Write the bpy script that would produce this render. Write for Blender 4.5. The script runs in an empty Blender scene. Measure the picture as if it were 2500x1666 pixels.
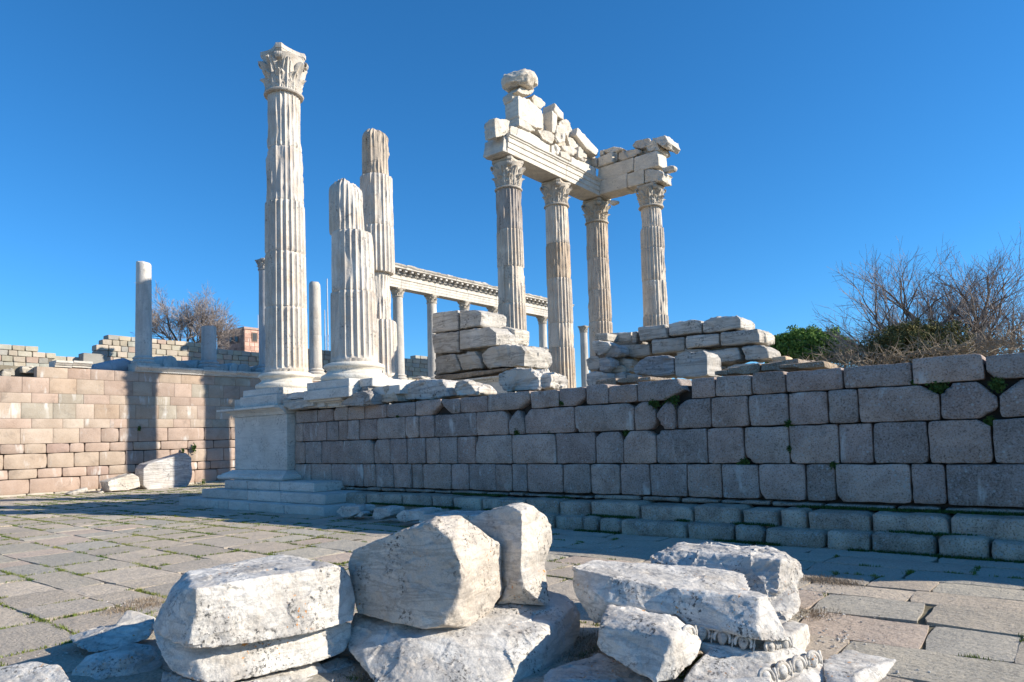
import bpy, bmesh, math, random
import numpy as np
from mathutils import Matrix, Vector, Quaternion

# ------------------------------------------------------------------ camera, sky, sun, exposure
scn = bpy.context.scene
COL = scn.collection
F_PX, CX, CY, EYE = 1705.0, 1250.0, 973.0, 1.6          # focal length and centre, in pixels of a 2500 px wide photo
_a = np.array([2100., -(1133 - CY), -F_PX]); _b = np.array([1390., 1031 - CY, F_PX])
_a /= np.linalg.norm(_a); _b = _b - _a * (_a @ _b); _b /= np.linalg.norm(_b)
R3 = np.array([_a, _b, np.cross(_a, _b)])                # world axes seen from the camera
cam_d = bpy.data.cameras.new('camera'); cam = bpy.data.objects.new('camera', cam_d); COL.objects.link(cam)
rx, ry, rz = R3 @ [1, 0, 0], R3 @ [0, -1, 0], R3 @ [0, 0, -1]
cam.matrix_world = Matrix(((rx[0], ry[0], rz[0], 0), (rx[1], ry[1], rz[1], 0), (rx[2], ry[2], rz[2], EYE), (0, 0, 0, 1)))
cam_d.sensor_width = 36; cam_d.lens = 36 * F_PX / 2500; cam_d.shift_y = (CY - 833) / 2500
cam_d.clip_start = .1; cam_d.clip_end = 5000
scn.camera = cam

SUN_AZ, SUN_EL = 31.9, 25.5                              # degrees from +X towards +Y, and above the ground
world = bpy.data.worlds.new('World'); scn.world = world; world.use_nodes = True
wn = world.node_tree.nodes; wl = world.node_tree.links
sky = wn.new('ShaderNodeTexSky'); sky.sky_type = 'NISHITA'; sky.sun_disc = False
sky.sun_elevation = math.radians(SUN_EL); sky.sun_rotation = math.radians(90 - SUN_AZ)
sky.air_density = 1.0; sky.dust_density = 0.0; sky.ozone_density = 10.0; sky.altitude = 300
bg = wn['Background']; bg.inputs['Strength'].default_value = 0.12
hs = wn.new('ShaderNodeHueSaturation'); hs.inputs['Saturation'].default_value = 1.08; hs.inputs['Hue'].default_value = 0.493
wl.new(sky.outputs['Color'], hs.inputs['Color']); wl.new(hs.outputs['Color'], bg.inputs['Color'])
sun_d = bpy.data.lights.new('sun', 'SUN'); sun_d.energy = 4.8; sun_d.angle = math.radians(.5); sun_d.color = (1, .92, .80)
sun = bpy.data.objects.new('sun', sun_d); COL.objects.link(sun)
az, el = math.radians(SUN_AZ), math.radians(SUN_EL)
sdir = Vector((math.cos(az) * math.cos(el), math.sin(az) * math.cos(el), math.sin(el)))
sun.rotation_euler = sdir.to_track_quat('Z', 'Y').to_euler()
sun.location = (20, 10, 30)
vs = scn.view_settings; vs.view_transform = 'Standard'; vs.look = 'None'; vs.exposure = 0.68; vs.gamma = 1
vs.use_curve_mapping = False

# ------------------------------------------------------------------ helpers
RNG = np.random.default_rng(7); random.seed(7)
def ray(px, py): return R3 @ np.array([px - CX, py - CY, F_PX])
ORI = np.array([0, 0, EYE])
def onX(px, py, v): d = ray(px, py); return ORI + d * (v / d[0])
def onY(px, py, v): d = ray(px, py); return ORI + d * (v / d[1])
def onZ(px, py, v): d = ray(px, py); return ORI + d * ((v - EYE) / d[2])
def dep(px, py, D): return ORI + ray(px, py) * (D / F_PX)

def _h(ix, iy, iz):
    with np.errstate(over='ignore'):
        h = (ix.astype(np.uint32) * np.uint32(374761393) + iy.astype(np.uint32) * np.uint32(668265263) + iz.astype(np.uint32) * np.uint32(2246822519))
        h = (h ^ (h >> np.uint32(13))) * np.uint32(1274126177)
        h = h ^ (h >> np.uint32(16))
    return h.astype(np.float64) / 4294967295.0
def vnoise(p):
    p = np.asarray(p, float); i = np.floor(p).astype(np.int64); f = p - i; f = f * f * (3 - 2 * f)
    x, y, z = i[:, 0], i[:, 1], i[:, 2]; fx, fy, fz = f[:, 0], f[:, 1], f[:, 2]
    def L(a, b, t): return a + (b - a) * t
    c = lambda a, b, d: _h(x + a, y + b, z + d)
    return L(L(L(c(0,0,0), c(1,0,0), fx), L(c(0,1,0), c(1,1,0), fx), fy), L(L(c(0,0,1), c(1,0,1), fx), L(c(0,1,1), c(1,1,1), fx), fy), fz) * 2 - 1
def fbm(p, o=4, g=.5):
    s = 0; a = 1; t = 0; p = np.asarray(p, float)
    for k in range(o): s = s + a * vnoise(p + 17.3 * k); t += a; a *= g; p = p * 2.03
    return s / t
def worley(p):
    """distance to nearest and second nearest scattered point, and an id value for the nearest"""
    p = np.asarray(p, float); i = np.floor(p).astype(np.int64); d1 = np.full(len(p), 9.); d2 = d1.copy(); idv = np.zeros(len(p)); near = np.zeros((len(p), 3))
    for a in (-1, 0, 1):
        for b in (-1, 0, 1):
            for c in (-1, 0, 1):
                x, y, z = i[:, 0] + a, i[:, 1] + b, i[:, 2] + c
                q = np.stack([x + _h(x, y, z), y + _h(x + 91, y, z), z + _h(x, y + 57, z)], 1); d = np.linalg.norm(q - p, axis=1)
                m = d < d1; d2 = np.where(m, d1, np.minimum(d2, d)); d1 = np.where(m, d, d1); idv = np.where(m, _h(x, y, z + 33), idv); near[m] = q[m]
    return d1, d2, idv, near
def sstep(a, b, x): t = np.clip((x - a) / (b - a), 0, 1); return t * t * (3 - 2 * t)

def tag(o, label=None, cat=None, group=None, kind=None):
    if label: o['label'] = label
    if cat: o['category'] = cat
    if group: o['group'] = group
    if kind: o['kind'] = kind
    return o
def empty(name, loc, label, cat, group=None, kind=None):
    o = bpy.data.objects.new(name, None); COL.objects.link(o); o.location = loc; o.empty_display_size = .2
    return tag(o, label, cat, group, kind)
def mk(name, V, Fc, mat, parent=None, loc=None, smooth=False, color=None, sharp=None, rot=None):
    V = np.asarray(V, float)
    if loc is None: loc = (V.min(0) + V.max(0)) / 2 * [1, 1, 0] + [0, 0, V[:, 2].min()]; V = V - loc
    me = bpy.data.meshes.new(name); me.from_pydata(V.tolist(), [], Fc if isinstance(Fc, list) else Fc.tolist())
    me.materials.append(mat)
    if smooth: me.polygons.foreach_set('use_smooth', [True] * len(me.polygons))
    if sharp: me.set_sharp_from_angle(angle=math.radians(sharp))
    return link(name, me, parent, loc, color, rot)
def link(name, me, parent, loc, color=None, rot=None):
    o = bpy.data.objects.new(name, me); COL.objects.link(o)
    if parent:
        o.parent = parent; pl = Vector((0, 0, 0)); q = parent
        while q: pl += Vector(q.location); q = q.parent
        o.location = Vector(loc) - pl
    else: o.location = loc
    if rot: o.rotation_euler = rot
    if color is not None: o.color = (*color[:3], 1)
    return o
def quads(n, m, wrap=False, off=0):
    i, j = np.meshgrid(np.arange(n - (0 if wrap else 1)), np.arange(m - 1), indexing='ij'); i2 = (i + 1) % n
    return (np.stack([i * m + j, i2 * m + j, i2 * m + j + 1, i * m + j + 1], -1).reshape(-1, 4) + off).tolist()
def grey(v, s=.03): k = v * (1 + RNG.uniform(-s, s) * 3); return (k, k, k)

# ------------------------------------------------------------------ materials
def N(nt, t, **k):
    n = nt.nodes.new(t)
    for a, b in k.items():
        if a.startswith('_'): setattr(n, a[1:], b)
        else: n.inputs[a.replace('_', ' ')].default_value = b
    return n
def mixc(nt, f, a, b, mode='MIX'):
    m = nt.nodes.new('ShaderNodeMix'); m.data_type = 'RGBA'; m.blend_type = mode
    for s, v in ((0, f), (6, a), (7, b)):
        if isinstance(v, bpy.types.NodeSocket): nt.links.new(v, m.inputs[s])
        elif s == 0: m.inputs[0].default_value = v
        else: m.inputs[s].default_value = (*v, 1)
    return m.outputs[2]
def ramp(nt, src, p0, p1, c0=0, c1=1):
    r = nt.nodes.new('ShaderNodeMapRange'); r.inputs[1].default_value = p0; r.inputs[2].default_value = p1
    r.inputs[3].default_value = c0; r.inputs[4].default_value = c1; nt.links.new(src, r.inputs[0]); return r.outputs[0]
def mth(nt, op, a, b):
    m = nt.nodes.new('ShaderNodeMath'); m.operation = op
    for i, v in enumerate((a, b)):
        if isinstance(v, bpy.types.NodeSocket): nt.links.new(v, m.inputs[i])
        else: m.inputs[i].default_value = v
    return m.outputs[0]
def newmat(name, rough=.85):
    m = bpy.data.materials.new(name); m.use_nodes = True; nt = m.node_tree
    b = nt.nodes['Principled BSDF']; b.inputs['Roughness'].default_value = rough
    b.inputs['Specular IOR Level'].default_value = .25
    tc = nt.nodes.new('ShaderNodeTexCoord'); oi = nt.nodes.new('ShaderNodeObjectInfo')
    ad = nt.nodes.new('ShaderNodeVectorMath'); ad.operation = 'MULTIPLY_ADD'
    nt.links.new(oi.outputs['Random'], ad.inputs[0]); ad.inputs[1].default_value = (37, 61, 23); nt.links.new(tc.outputs['Object'], ad.inputs[2])
    return m, nt, b, ad.outputs[0], oi
def noise(nt, co, s, d=5, r=.55, dist=0, scl=None, rot=None):
    if scl or rot:
        mp = nt.nodes.new('ShaderNodeMapping'); nt.links.new(co, mp.inputs[0])
        if scl: mp.inputs['Scale'].default_value = scl
        if rot: mp.inputs['Rotation'].default_value = rot
        co = mp.outputs[0]
    n = nt.nodes.new('ShaderNodeTexNoise'); nt.links.new(co, n.inputs['Vector']); n.inputs['Scale'].default_value = s
    n.inputs['Detail'].default_value = d; n.inputs['Roughness'].default_value = r; n.inputs['Distortion'].default_value = dist
    return n.outputs['Fac']
def bump(nt, b, srcs):
    prev = None
    for src, st, di in srcs:
        bp = nt.nodes.new('ShaderNodeBump'); bp.inputs['Strength'].default_value = st; bp.inputs['Distance'].default_value = di
        nt.links.new(src, bp.inputs['Height'])
        if prev: nt.links.new(prev, bp.inputs['Normal'])
        prev = bp.outputs[0]
    nt.links.new(prev, b.inputs['Normal'])
def marble(name, c_hi, c_lo, vein=.5, lichen=.4, warm=.3, k=1., bstr=.5, scl=(1, 1, 5), rust=0.):
    m, nt, b, co, oi = newmat(name, .8)
    big = noise(nt, co, .9 * k, 6, .6, .5)
    col = mixc(nt, ramp(nt, big, .35, .68), c_lo, c_hi)
    wv = noise(nt, co, .8 * k, 7, .6, .6, scl=scl, rot=(.2, .25, 0))
    vf = mth(nt, 'MULTIPLY', ramp(nt, mth(nt, 'ABSOLUTE', mth(nt, 'SUBTRACT', wv, .5), 0), .0, .055, 1, 0), vein)
    col = mixc(nt, vf, col, tuple(x * .62 for x in (c_lo[0] * .97, c_lo[1] * .98, c_lo[2])))
    wf = mth(nt, 'MULTIPLY', ramp(nt, noise(nt, co, 1.7 * k, 5, .6), .5, .75), warm)
    col = mixc(nt, wf, col, (c_lo[0] * .98, c_lo[1] * .82, c_lo[2] * .62))
    patch = ramp(nt, noise(nt, co, 1.5 * k, 3, .5, .3), .47, .66)
    spots = ramp(nt, noise(nt, co, 13 * k, 8, .72), .52, .64)
    lf = mth(nt, 'MINIMUM', mth(nt, 'MULTIPLY', mth(nt, 'MULTIPLY', patch, spots), lichen), 1.)
    col = mixc(nt, lf, col, (.07, .068, .062))
    fine = noise(nt, co, 55 * k, 4, .7)
    col = mixc(nt, ramp(nt, fine, .38, .56, .3, 0), col, (.2, .19, .18))
    if rust:
        rf = mth(nt, 'MULTIPLY', mth(nt, 'MULTIPLY', ramp(nt, noise(nt, co, 1.1 * k, 2), .56, .62), ramp(nt, noise(nt, co, 14 * k, 3), .64, .67)), rust)
        col = mixc(nt, rf, col, (.55, .22, .03))
    col = mixc(nt, 1.0, col, oi.outputs['Color'], 'MULTIPLY')
    nt.links.new(col, b.inputs['Base Color'])
    crack = noise(nt, co, 2.2 * k, 8, .6, 1.2)
    cr = ramp(nt, mth(nt, 'ABSOLUTE', mth(nt, 'SUBTRACT', crack, .5), 0), 0, .012, 0, 1)
    bump(nt, b, [(noise(nt, co, 6 * k, 8, .62), bstr, .05 / k), (cr, bstr * .5, .012 / k), (noise(nt, co, 60 * k, 5, .7), bstr, .006 / k)])
    return m
WHITE = marble('white_marble', (.80, .745, .655), (.62, .575, .505), vein=.35, lichen=.75, warm=.25, k=1.6, bstr=.55, rust=.0)
FGM = marble('foreground_marble', (.82, .775, .69), (.50, .465, .415), vein=.5, lichen=1.6, warm=.4, k=2.6, bstr=1., rust=.9)
SHAFT = marble('column_marble', (.78, .71, .61), (.58, .51, .435), vein=.45, lichen=1.0, warm=.6, k=1.1, bstr=.5, scl=(2.5, 2.5, .5))
BLOCKM = marble('weathered_marble', (.74, .69, .61), (.52, .475, .41), vein=.8, lichen=1.4, warm=.3, k=1.1, bstr=.6, scl=(.6, .6, 6))
CAPM = marble('carved_marble', (.74, .68, .585), (.50, .445, .375), vein=.2, lichen=.9, warm=.5, k=2.4, bstr=.6)
DRESS = marble('dressed_marble', (.80, .755, .67), (.62, .585, .52), vein=.3, lichen=.8, warm=.3, k=1.3, bstr=.35)
COLON = marble('colonnade_marble', (.72, .68, .61), (.52, .49, .45), vein=.4, lichen=.5, warm=.35, k=.9, bstr=.3, scl=(2, 2, .35))

def stone(name, lo, hi, speck=(.4, .4, .42), spk=.7, k=1., streak=0., bstr=.6, lichen=.5, obj_col=False, foli=0., cont=0.):
    m, nt, b, co, oi = newmat(name, .92)
    col = mixc(nt, ramp(nt, noise(nt, co, 1.6 * k, 6, .6, .4), .33, .68), lo, hi)
    if obj_col: col = mixc(nt, 1.0, col, oi.outputs['Color'], 'MULTIPLY')
    fine = noise(nt, co, 34 * k, 6, .75)
    col = mixc(nt, ramp(nt, fine, .54 - cont * .4, .70 - cont, 0, spk), col, speck)
    col = mixc(nt, ramp(nt, fine, .33 + cont, .48, spk, 0), col, (.03, .028, .03))
    vo = nt.nodes.new('ShaderNodeTexVoronoi'); vo.inputs['Scale'].default_value = 11 * k; nt.links.new(co, vo.inputs['Vector'])
    sp = mth(nt, 'MULTIPLY', ramp(nt, mth(nt, 'ADD', vo.outputs['Distance'], mth(nt, 'MULTIPLY', fine, .4)), .34, .50, 1, 0), ramp(nt, noise(nt, co, 1.9 * k, 4, .6), .48, .62))
    col = mixc(nt, mth(nt, 'MULTIPLY', sp, lichen), col, (.42, .43, .41))
    if streak:
        st = mth(nt, 'MULTIPLY', ramp(nt, noise(nt, co, 3.2 * k, 4, .6, .2, scl=(1.6, 1.6, .35)), .56, .68), ramp(nt, noise(nt, co, .9 * k, 2), .5, .6))
        col = mixc(nt, mth(nt, 'MULTIPLY', st, streak), col, (.62, .59, .54))
        dk = mth(nt, 'MULTIPLY', ramp(nt, noise(nt, co, 2.3 * k, 6, .65, .5), .55, .72), streak)
        col = mixc(nt, mth(nt, 'MULTIPLY', dk, .55), col, (.10, .085, .07))
    nt.links.new(col, b.inputs['Base Color'])
    bb = [(noise(nt, co, 7 * k, 8, .65), bstr, .035), (fine, bstr, .01)]
    if foli: bb.append((noise(nt, co, 9 * k, 7, .65, .5, scl=(.35, 2.6, 1)), foli, .03))
    bump(nt, b, bb)
    return m
GRAN = stone('grey_andesite', (.31, .245, .198), (.50, .405, .335), k=1.3, lichen=.9, obj_col=True, streak=.75, bstr=1.1, cont=.05)
STEPM = stone('lichened_andesite', (.27, .21, .155), (.60, .49, .365), k=1.5, lichen=1.3, obj_col=True, bstr=1.1, cont=.06)
PINK = stone('pink_ashlar', (.78, .75, .72), (1., 1., 1.), speck=(.5, .45, .4), spk=.25, k=.8, lichen=.2, obj_col=True, streak=.75, bstr=.3)
ROUGHW = stone('rough_masonry_stone', (.75, .75, .72), (1., 1., 1.), spk=.15, k=.8, lichen=.25, obj_col=True, streak=.2, bstr=.6)
PAVE = stone('paving_stone', (.84, .84, .84), (1.05, 1.03, 1.), speck=(.70, .62, .5), spk=.5, k=1.3, lichen=.3, obj_col=True, bstr=.9, foli=.4, cont=.02)

def simple(name, c0, c1, sc=3., rough=.95, bs=.5, obj_col=False, d=6):
    m, nt, b, co, oi = newmat(name, rough)
    n = noise(nt, co, sc, d, .65); col = mixc(nt, ramp(nt, n, .35, .65), c0, c1)
    if obj_col: col = mixc(nt, 1.0, col, oi.outputs['Color'], 'MULTIPLY')
    nt.links.new(col, b.inputs['Base Color']); bump(nt, b, [(noise(nt, co, sc * 6, 6, .7), bs, .02)])
    return m
SOIL = simple('courtyard_soil', (.10, .085, .05), (.19, .165, .11), 5)
DIRT = simple('terrace_dirt', (.17, .145, .105), (.26, .23, .17), 2)
CORE = simple('wall_core', (.035, .03, .026), (.06, .052, .045), 4)
GRASS = simple('joint_grass', (.07, .13, .02), (.24, .25, .06), 1.0)
WEED = simple('weed_leaf', (.035, .075, .015), (.07, .12, .03), 6)
BARK = simple('bark', (.13, .10, .08), (.23, .19, .155), 3)
TWIG = simple('twig', (.25, .205, .18), (.38, .32, .28), 1)
PINE = simple('evergreen_leaf', (.08, .16, .03), (.19, .30, .07), 1.4)
OLIVE = simple('shrub_leaf', (.09, .10, .03), (.18, .15, .06), 1.4)
DRY = simple('dry_twig', (.24, .18, .12), (.36, .29, .21), 2)
METAL = simple('mast_metal', (.45, .46, .48), (.6, .6, .62), 3, .5, .1)
DARKM = simple('window_dark', (.02, .025, .03), (.04, .045, .05), 3, .3, .1)
FRAMEM = simple('window_frame', (.15, .10, .07), (.2, .14, .1), 3, .6, .1)

# ------------------------------------------------------------------ shape builders
def face_block(w, h, d, seed, corner=.035, r=.03, rough=.012, wob=.012, notch=(), n=None, m=None, skew=0.):
    """dressed stone, face towards -Y at y=0, running back to y=d; base-left corner at the origin"""
    n = n or max(3, int(w / .12)); m = m or max(3, int(h / .12))
    def ax(L, k):
        e = min(r, L * .2); return np.concatenate([[0, e * .35, e], np.linspace(e, L - e, k + 1)[1:-1], [L - e, L - e * .35, L]])
    xs, zs = ax(w, n), ax(h, m); nx, nz = len(xs), len(zs)
    X, Z = np.meshgrid(xs, zs, indexing='ij'); X, Z = X.ravel(), Z.ravel()
    t = np.minimum(np.minimum(X, w - X), np.minimum(Z, h - Z)); e = min(r, w * .2, h * .2)
    Y = np.where(t < e, e * (1 - np.sqrt(np.clip(1 - (1 - t / e) ** 2, 0, 1))), 0)
    so = seed * 7.13
    P = np.stack([X * 3 + so, Z * 3, X * 0 + so], 1)
    # rounded corners
    for cx, cz in ((0, 0), (w, 0), (0, h), (w, h)):
        c = corner * (.4 + 1.3 * abs(math.sin(seed * 3.7 + cx * 5 + cz * 11)))
        dx, dz = np.abs(X - cx), np.abs(Z - cz); q = c - (dx + dz); k = q > 0
        X = np.where(k, X + np.sign(w / 2 - cx) * q / 2, X); Z = np.where(k, Z + np.sign(h / 2 - cz) * q / 2, Z); Y = np.where(k, Y + q * .3, Y)
    for cn, sx, sz in notch:
        cx, cz = (0 if 'l' in cn else w), (0 if 'b' in cn else h)
        dx, dz = np.abs(X - cx) / sx, np.abs(Z - cz) / sz; q = 1 - (dx + dz); k = q > 0
        X = np.where(k, X + np.sign(w / 2 - cx) * q / 2 * sx, X); Z = np.where(k, Z + np.sign(h / 2 - cz) * q / 2 * sz, Z); Y = np.where(k, Y + np.minimum(.16, q * .9 * min(sx, sz)), Y)
    wb = fbm(P * [1.3, 1.3, 1], 3); wb2 = fbm(P * 1.3 + 40, 3)
    ex = np.where(X < w / 2, 1, -1) * np.clip(1 - np.minimum(X, w - X) / (w * .5), 0, 1); ez = np.where(Z < h / 2, 1, -1) * np.clip(1 - np.minimum(Z, h - Z) / (h * .5), 0, 1)
    X = X + ex * np.abs(wb) * wob * 2; Z = Z + ez * np.abs(wb2) * wob * 2
    Y = Y - fbm(P * 1.1 + 5, 3) * rough - rough * .8 * np.clip(t / max(min(w, h) * .3, .01), 0, 1)
    V = np.stack([X, Y, Z], 1); Fq = [[a, b, c, d2][::-1] for a, b, c, d2 in quads(nx, nz)]
    Fq = [f[::-1] for f in Fq] if False else Fq
    ring = [i * nz for i in range(nx)] + [(nx - 1) * nz + j for j in range(1, nz)] + [i * nz + nz - 1 for i in range(nx - 2, -1, -1)] + [j for j in range(nz - 2, 0, -1)]
    nb = len(V); back = V[ring].copy(); back[:, 1] = d; V = np.concatenate([V, back]); L = len(ring)
    for k in range(L): k2 = (k + 1) % L; Fq.append([ring[k], nb + k, nb + k2, ring[k2]][::-1])
    Fq.append([nb + k for k in range(L)])
    # face order: front should look to -Y
    a, b, c = V[Fq[0][0]], V[Fq[0][1]], V[Fq[0][2]]
    if np.cross(b - a, c - b)[1] > 0: Fq = [f[::-1] for f in Fq]
    return V, Fq
def hull_mesh(pts):
    bm = bmesh.new()
    for p in pts: bm.verts.new(p)
    r = bmesh.ops.convex_hull(bm, input=bm.verts)
    bmesh.ops.delete(bm, geom=list({g for g in r['geom_interior'] + r['geom_unused'] if isinstance(g, bmesh.types.BMVert)}), context='VERTS')
    return bm
def cut_corners(bm, n, amt, seed):
    r = random.Random(seed)
    for k in range(n):
        c = sum((v.co for v in bm.verts), Vector()) / len(bm.verts)
        d = Vector((r.uniform(-1, 1), r.uniform(-1, 1), r.uniform(-.6, 1))).normalized()
        far = max((v.co - c).dot(d) for v in bm.verts)
        bmesh.ops.bisect_plane(bm, geom=bm.verts[:] + bm.edges[:] + bm.faces[:], plane_co=c + d * far * (1 - amt * r.uniform(.4, 1)), plane_no=d, clear_outer=True)
        r2 = bmesh.ops.convex_hull(bm, input=bm.verts)
        dl = list({g for g in r2['geom_interior'] + r2['geom_unused'] if isinstance(g, bmesh.types.BMVert) and g.is_valid})
        if dl: bmesh.ops.delete(bm, geom=dl, context='VERTS')
    return bm
PENDING = []
def rock(name, hulls, mat, vox=.05, amp=.03, facet=.02, freq=1.5, cuts=0, cut=.12, seed=0, parent=None, color=None, label=None, cat=None, group=None, keep=(), fine=.006, extra=None):
    """one stone: the union of convex hulls, remeshed, then broken up with facets, lumps and pits"""
    if not isinstance(hulls[0][0], (list, tuple, np.ndarray)) : hulls = [hulls]
    VV, FF = [], []
    for i, h in enumerate(hulls):
        bm = hull_mesh(h)
        if cuts and i not in keep: cut_corners(bm, cuts, cut, seed * 31 + i)
        bmesh.ops.recalc_face_normals(bm, faces=bm.faces); bm.verts.index_update()
        o = len(VV); VV += [tuple(v.co) for v in bm.verts]; FF += [[v.index + o for v in f.verts] for f in bm.faces]; bm.free()
    if extra is not None:
        for V2, F2 in extra: o = len(VV); VV += [tuple(v) for v in V2]; FF += [[i + o for i in f] for f in F2]
    ob = mk(name, np.array(VV), FF, mat, parent, color=color)
    md = ob.modifiers.new('r', 'REMESH'); md.mode = 'VOXEL'; md.voxel_size = vox
    tag(ob, label, cat, group); PENDING.append((ob, amp, facet, freq, seed, fine)); return ob
def finish_rocks():
    dg = bpy.context.evaluated_depsgraph_get()
    for ob, amp, facet, freq, seed, fine in PENDING:
        me = bpy.data.meshes.new_from_object(ob.evaluated_get(dg)); ob.modifiers.clear(); old = ob.data; ob.data = me
        n = len(me.vertices); co = np.empty(n * 3); no = np.empty(n * 3); me.vertices.foreach_get('co', co); me.vertices.foreach_get('normal', no)
        co, no = co.reshape(-1, 3), no.reshape(-1, 3); p = co * freq + seed * 13.7
        disp = fbm(p, 4) * amp
        if facet:
            q = p * 1.7 + np.stack([fbm(p + 9, 2), fbm(p + 29, 2), fbm(p + 49, 2)], 1) * .5
            d1, d2, idv, near = worley(q)
            hsh = np.stack([np.sin(idv * 91), np.sin(idv * 57 + 1), np.sin(idv * 33 + 2)], 1); disp += (np.einsum('ij,ij->i', q - near, hsh) * .55 - .30 * idv * sstep(.0, .12, d2 - d1)) * facet
            rg = 1 - np.abs(fbm(p * [1.6, 1.6, 3.2] + 77, 4)) * 5; disp -= np.clip(rg, 0, 1) ** 2 * facet * .35 * sstep(-.1, .25, fbm(p * .8 + 31, 2))
            rg = 1 - np.abs(fbm(p * 1.1 + 177, 5)) * 26; disp -= np.clip(rg, 0, 1) * facet * .35
        disp += fbm(p * 9, 3) * fine + fbm(p * 4.2 + 3, 4) * fine * 1.2
        co = co + no * disp[:, None]; me.vertices.foreach_set('co', co.ravel())
        me.polygons.foreach_set('use_smooth', [True] * len(me.polygons)); me.set_sharp_from_angle(angle=math.radians(38)); me.update()
        if not len(me.materials): me.materials.append(old.materials[0])
    PENDING.clear()
def ext(poly, vec):
    """prism: polygon points plus the same moved by vec"""
    P = [np.array(p, float) for p in poly]; return P + [p + np.array(vec, float) for p in P]
def boxpts(x0, x1, y0, y1, z0, z1): return [np.array([x, y, z], float) for x in (x0, x1) for y in (y0, y1) for z in (z0, z1)]
def worn_box(x0, x1, y0, y1, z0, z1, seed=0, bev=.02, wob=.008):
    """a sawn or dressed block with slightly worn arrises, few triangles"""
    bm = bmesh.new(); bmesh.ops.create_cube(bm, size=1)
    r = random.Random(seed)
    for v in bm.verts: v.co = ((v.co.x + .5) * (x1 - x0) + x0 + r.uniform(-wob, wob), (v.co.y + .5) * (y1 - y0) + y0 + r.uniform(-wob, wob), (v.co.z + .5) * (z1 - z0) + z0 + r.uniform(-wob, wob) * .5)
    bmesh.ops.bevel(bm, geom=bm.edges[:], offset=bev, segments=1, affect='EDGES'); bm.verts.index_update()
    V = np.array([v.co[:] for v in bm.verts]); Fq = [[v.index for v in f.verts] for f in bm.faces]; bm.free(); return V, Fq
def prism(profile, p0, p1, axis, n=12, seed=0, wob=.008):
    """sweep a closed profile [(out, z)] from p0 to p1 along axis 'x' or 'y'; out is the direction across"""
    pr = np.array(profile); k = len(pr); s = np.linspace(p0, p1, n + 1); V = []
    for t in s:
        jit = fbm(np.stack([np.full(k, t * 2.3 + seed), pr[:, 0] * 4, pr[:, 1] * 4], 1), 3) * wob
        c = pr.mean(0); q = pr + jit[:, None] * np.sign(pr - c)
        V.append(np.stack([np.full(k, t), q[:, 0], q[:, 1]] if axis == 'x' else [q[:, 0], np.full(k, t), q[:, 1]], 1))
    V = np.concatenate(V); Fq = []
    for i in range(n):
        for j in range(k): j2 = (j + 1) % k; Fq.append([i * k + j, i * k + j2, (i + 1) * k + j2, (i + 1) * k + j])
    Fq.append(list(range(k))[::-1]); Fq.append([n * k + j for j in range(k)])
    return V, Fq
def fixn(V, Fq):
    bm = bmesh.new(); vs_ = [bm.verts.new(v) for v in V]
    for f in Fq:
        try: bm.faces.new([vs_[i] for i in f])
        except ValueError: pass
    bmesh.ops.recalc_face_normals(bm, faces=bm.faces); bm.verts.index_update()
    Fo = [[v.index for v in f.verts] for f in bm.faces]; bm.free(); return V, Fo
def lathe(prof, n=48, wob=0, seed=0):
    pr = np.array(prof); th = np.linspace(0, 2 * math.pi, n, endpoint=False)
    T, I = np.meshgrid(th, np.arange(len(pr)), indexing='ij'); R, Z = pr[I, 0], pr[I, 1]
    V = np.stack([R * np.cos(T), R * np.sin(T), Z], -1).reshape(-1, 3)
    if wob:
        k = 1 + fbm(V * 5 + seed, 4)[:, None] * wob; V[:, :2] *= k
    Fq = quads(n, len(pr), True); m = len(pr); Fq.append([i * m for i in range(n)][::-1]); Fq.append([i * m + m - 1 for i in range(n)])
    return V, Fq

# ------------------------------------------------------------------ the ground and the terraces
def sheet(name, x0, x1, y0, y1, z, mat, n=1):
    o = mk(name, [(x0, y0, z), (x1, y0, z), (x1, y1, z), (x0, y1, z)], [[0, 1, 2, 3]], mat, loc=(0, 0, 0)); o['kind'] = 'structure'; return o
sheet('ground', -2500, 2500, -2500, 2500, -.10, DIRT)
gx, gy = np.linspace(-31.2, 8, 200), np.linspace(-3, 24, 140); GX, GY = np.meshgrid(gx, gy, indexing='ij')
gz = -.026 + fbm(np.stack([GX.ravel() * 1.2, GY.ravel() * 1.2, GX.ravel() * 0], 1), 4) * .022
soil = mk('courtyard_soil', np.stack([GX.ravel(), GY.ravel(), gz], 1), quads(200, 140), SOIL, loc=(0, 0, 0), smooth=True); soil['kind'] = 'structure'
def terrace(name, x0, x1, y0, y1, ztop, zb=-.15, mat=DIRT, res=1.):
    n, m = max(2, int((x1 - x0) / res)), max(2, int((y1 - y0) / res)); xs, ys = np.linspace(x0, x1, n), np.linspace(y0, y1, m)
    A, B = np.meshgrid(xs, ys, indexing='ij'); A, B = A.ravel(), B.ravel()
    zz = ztop + fbm(np.stack([A * .5, B * .5, A * 0], 1), 4) * .06
    V = np.stack([A, B, zz], 1); Fq = quads(n, m); L = len(V)
    ring = [i * m for i in range(n)] + [(n - 1) * m + j for j in range(1, m)] + [i * m + m - 1 for i in range(n - 2, -1, -1)] + [j for j in range(m - 2, 0, -1)]
    bk = V[ring].copy(); bk[:, 2] = zb; V = np.concatenate([V, bk]); K = len(ring)
    for k in range(K): k2 = (k + 1) % K; Fq.append([ring[k], ring[k2], L + k2, L + k])
    V, Fq = fixn(V, Fq); o = mk(name, V, Fq, mat, loc=(0, 0, 0)); o['kind'] = 'structure'; return o
terrace('temple_platform', -18.75, 45, 11.35, 60, 2.50)
terrace('upper_terrace', -90, -31.75, -30, 120, 4.98, res=1.5)
terrace('hillside', -160, -46, -30, 160, 6.2, res=4)

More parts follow.
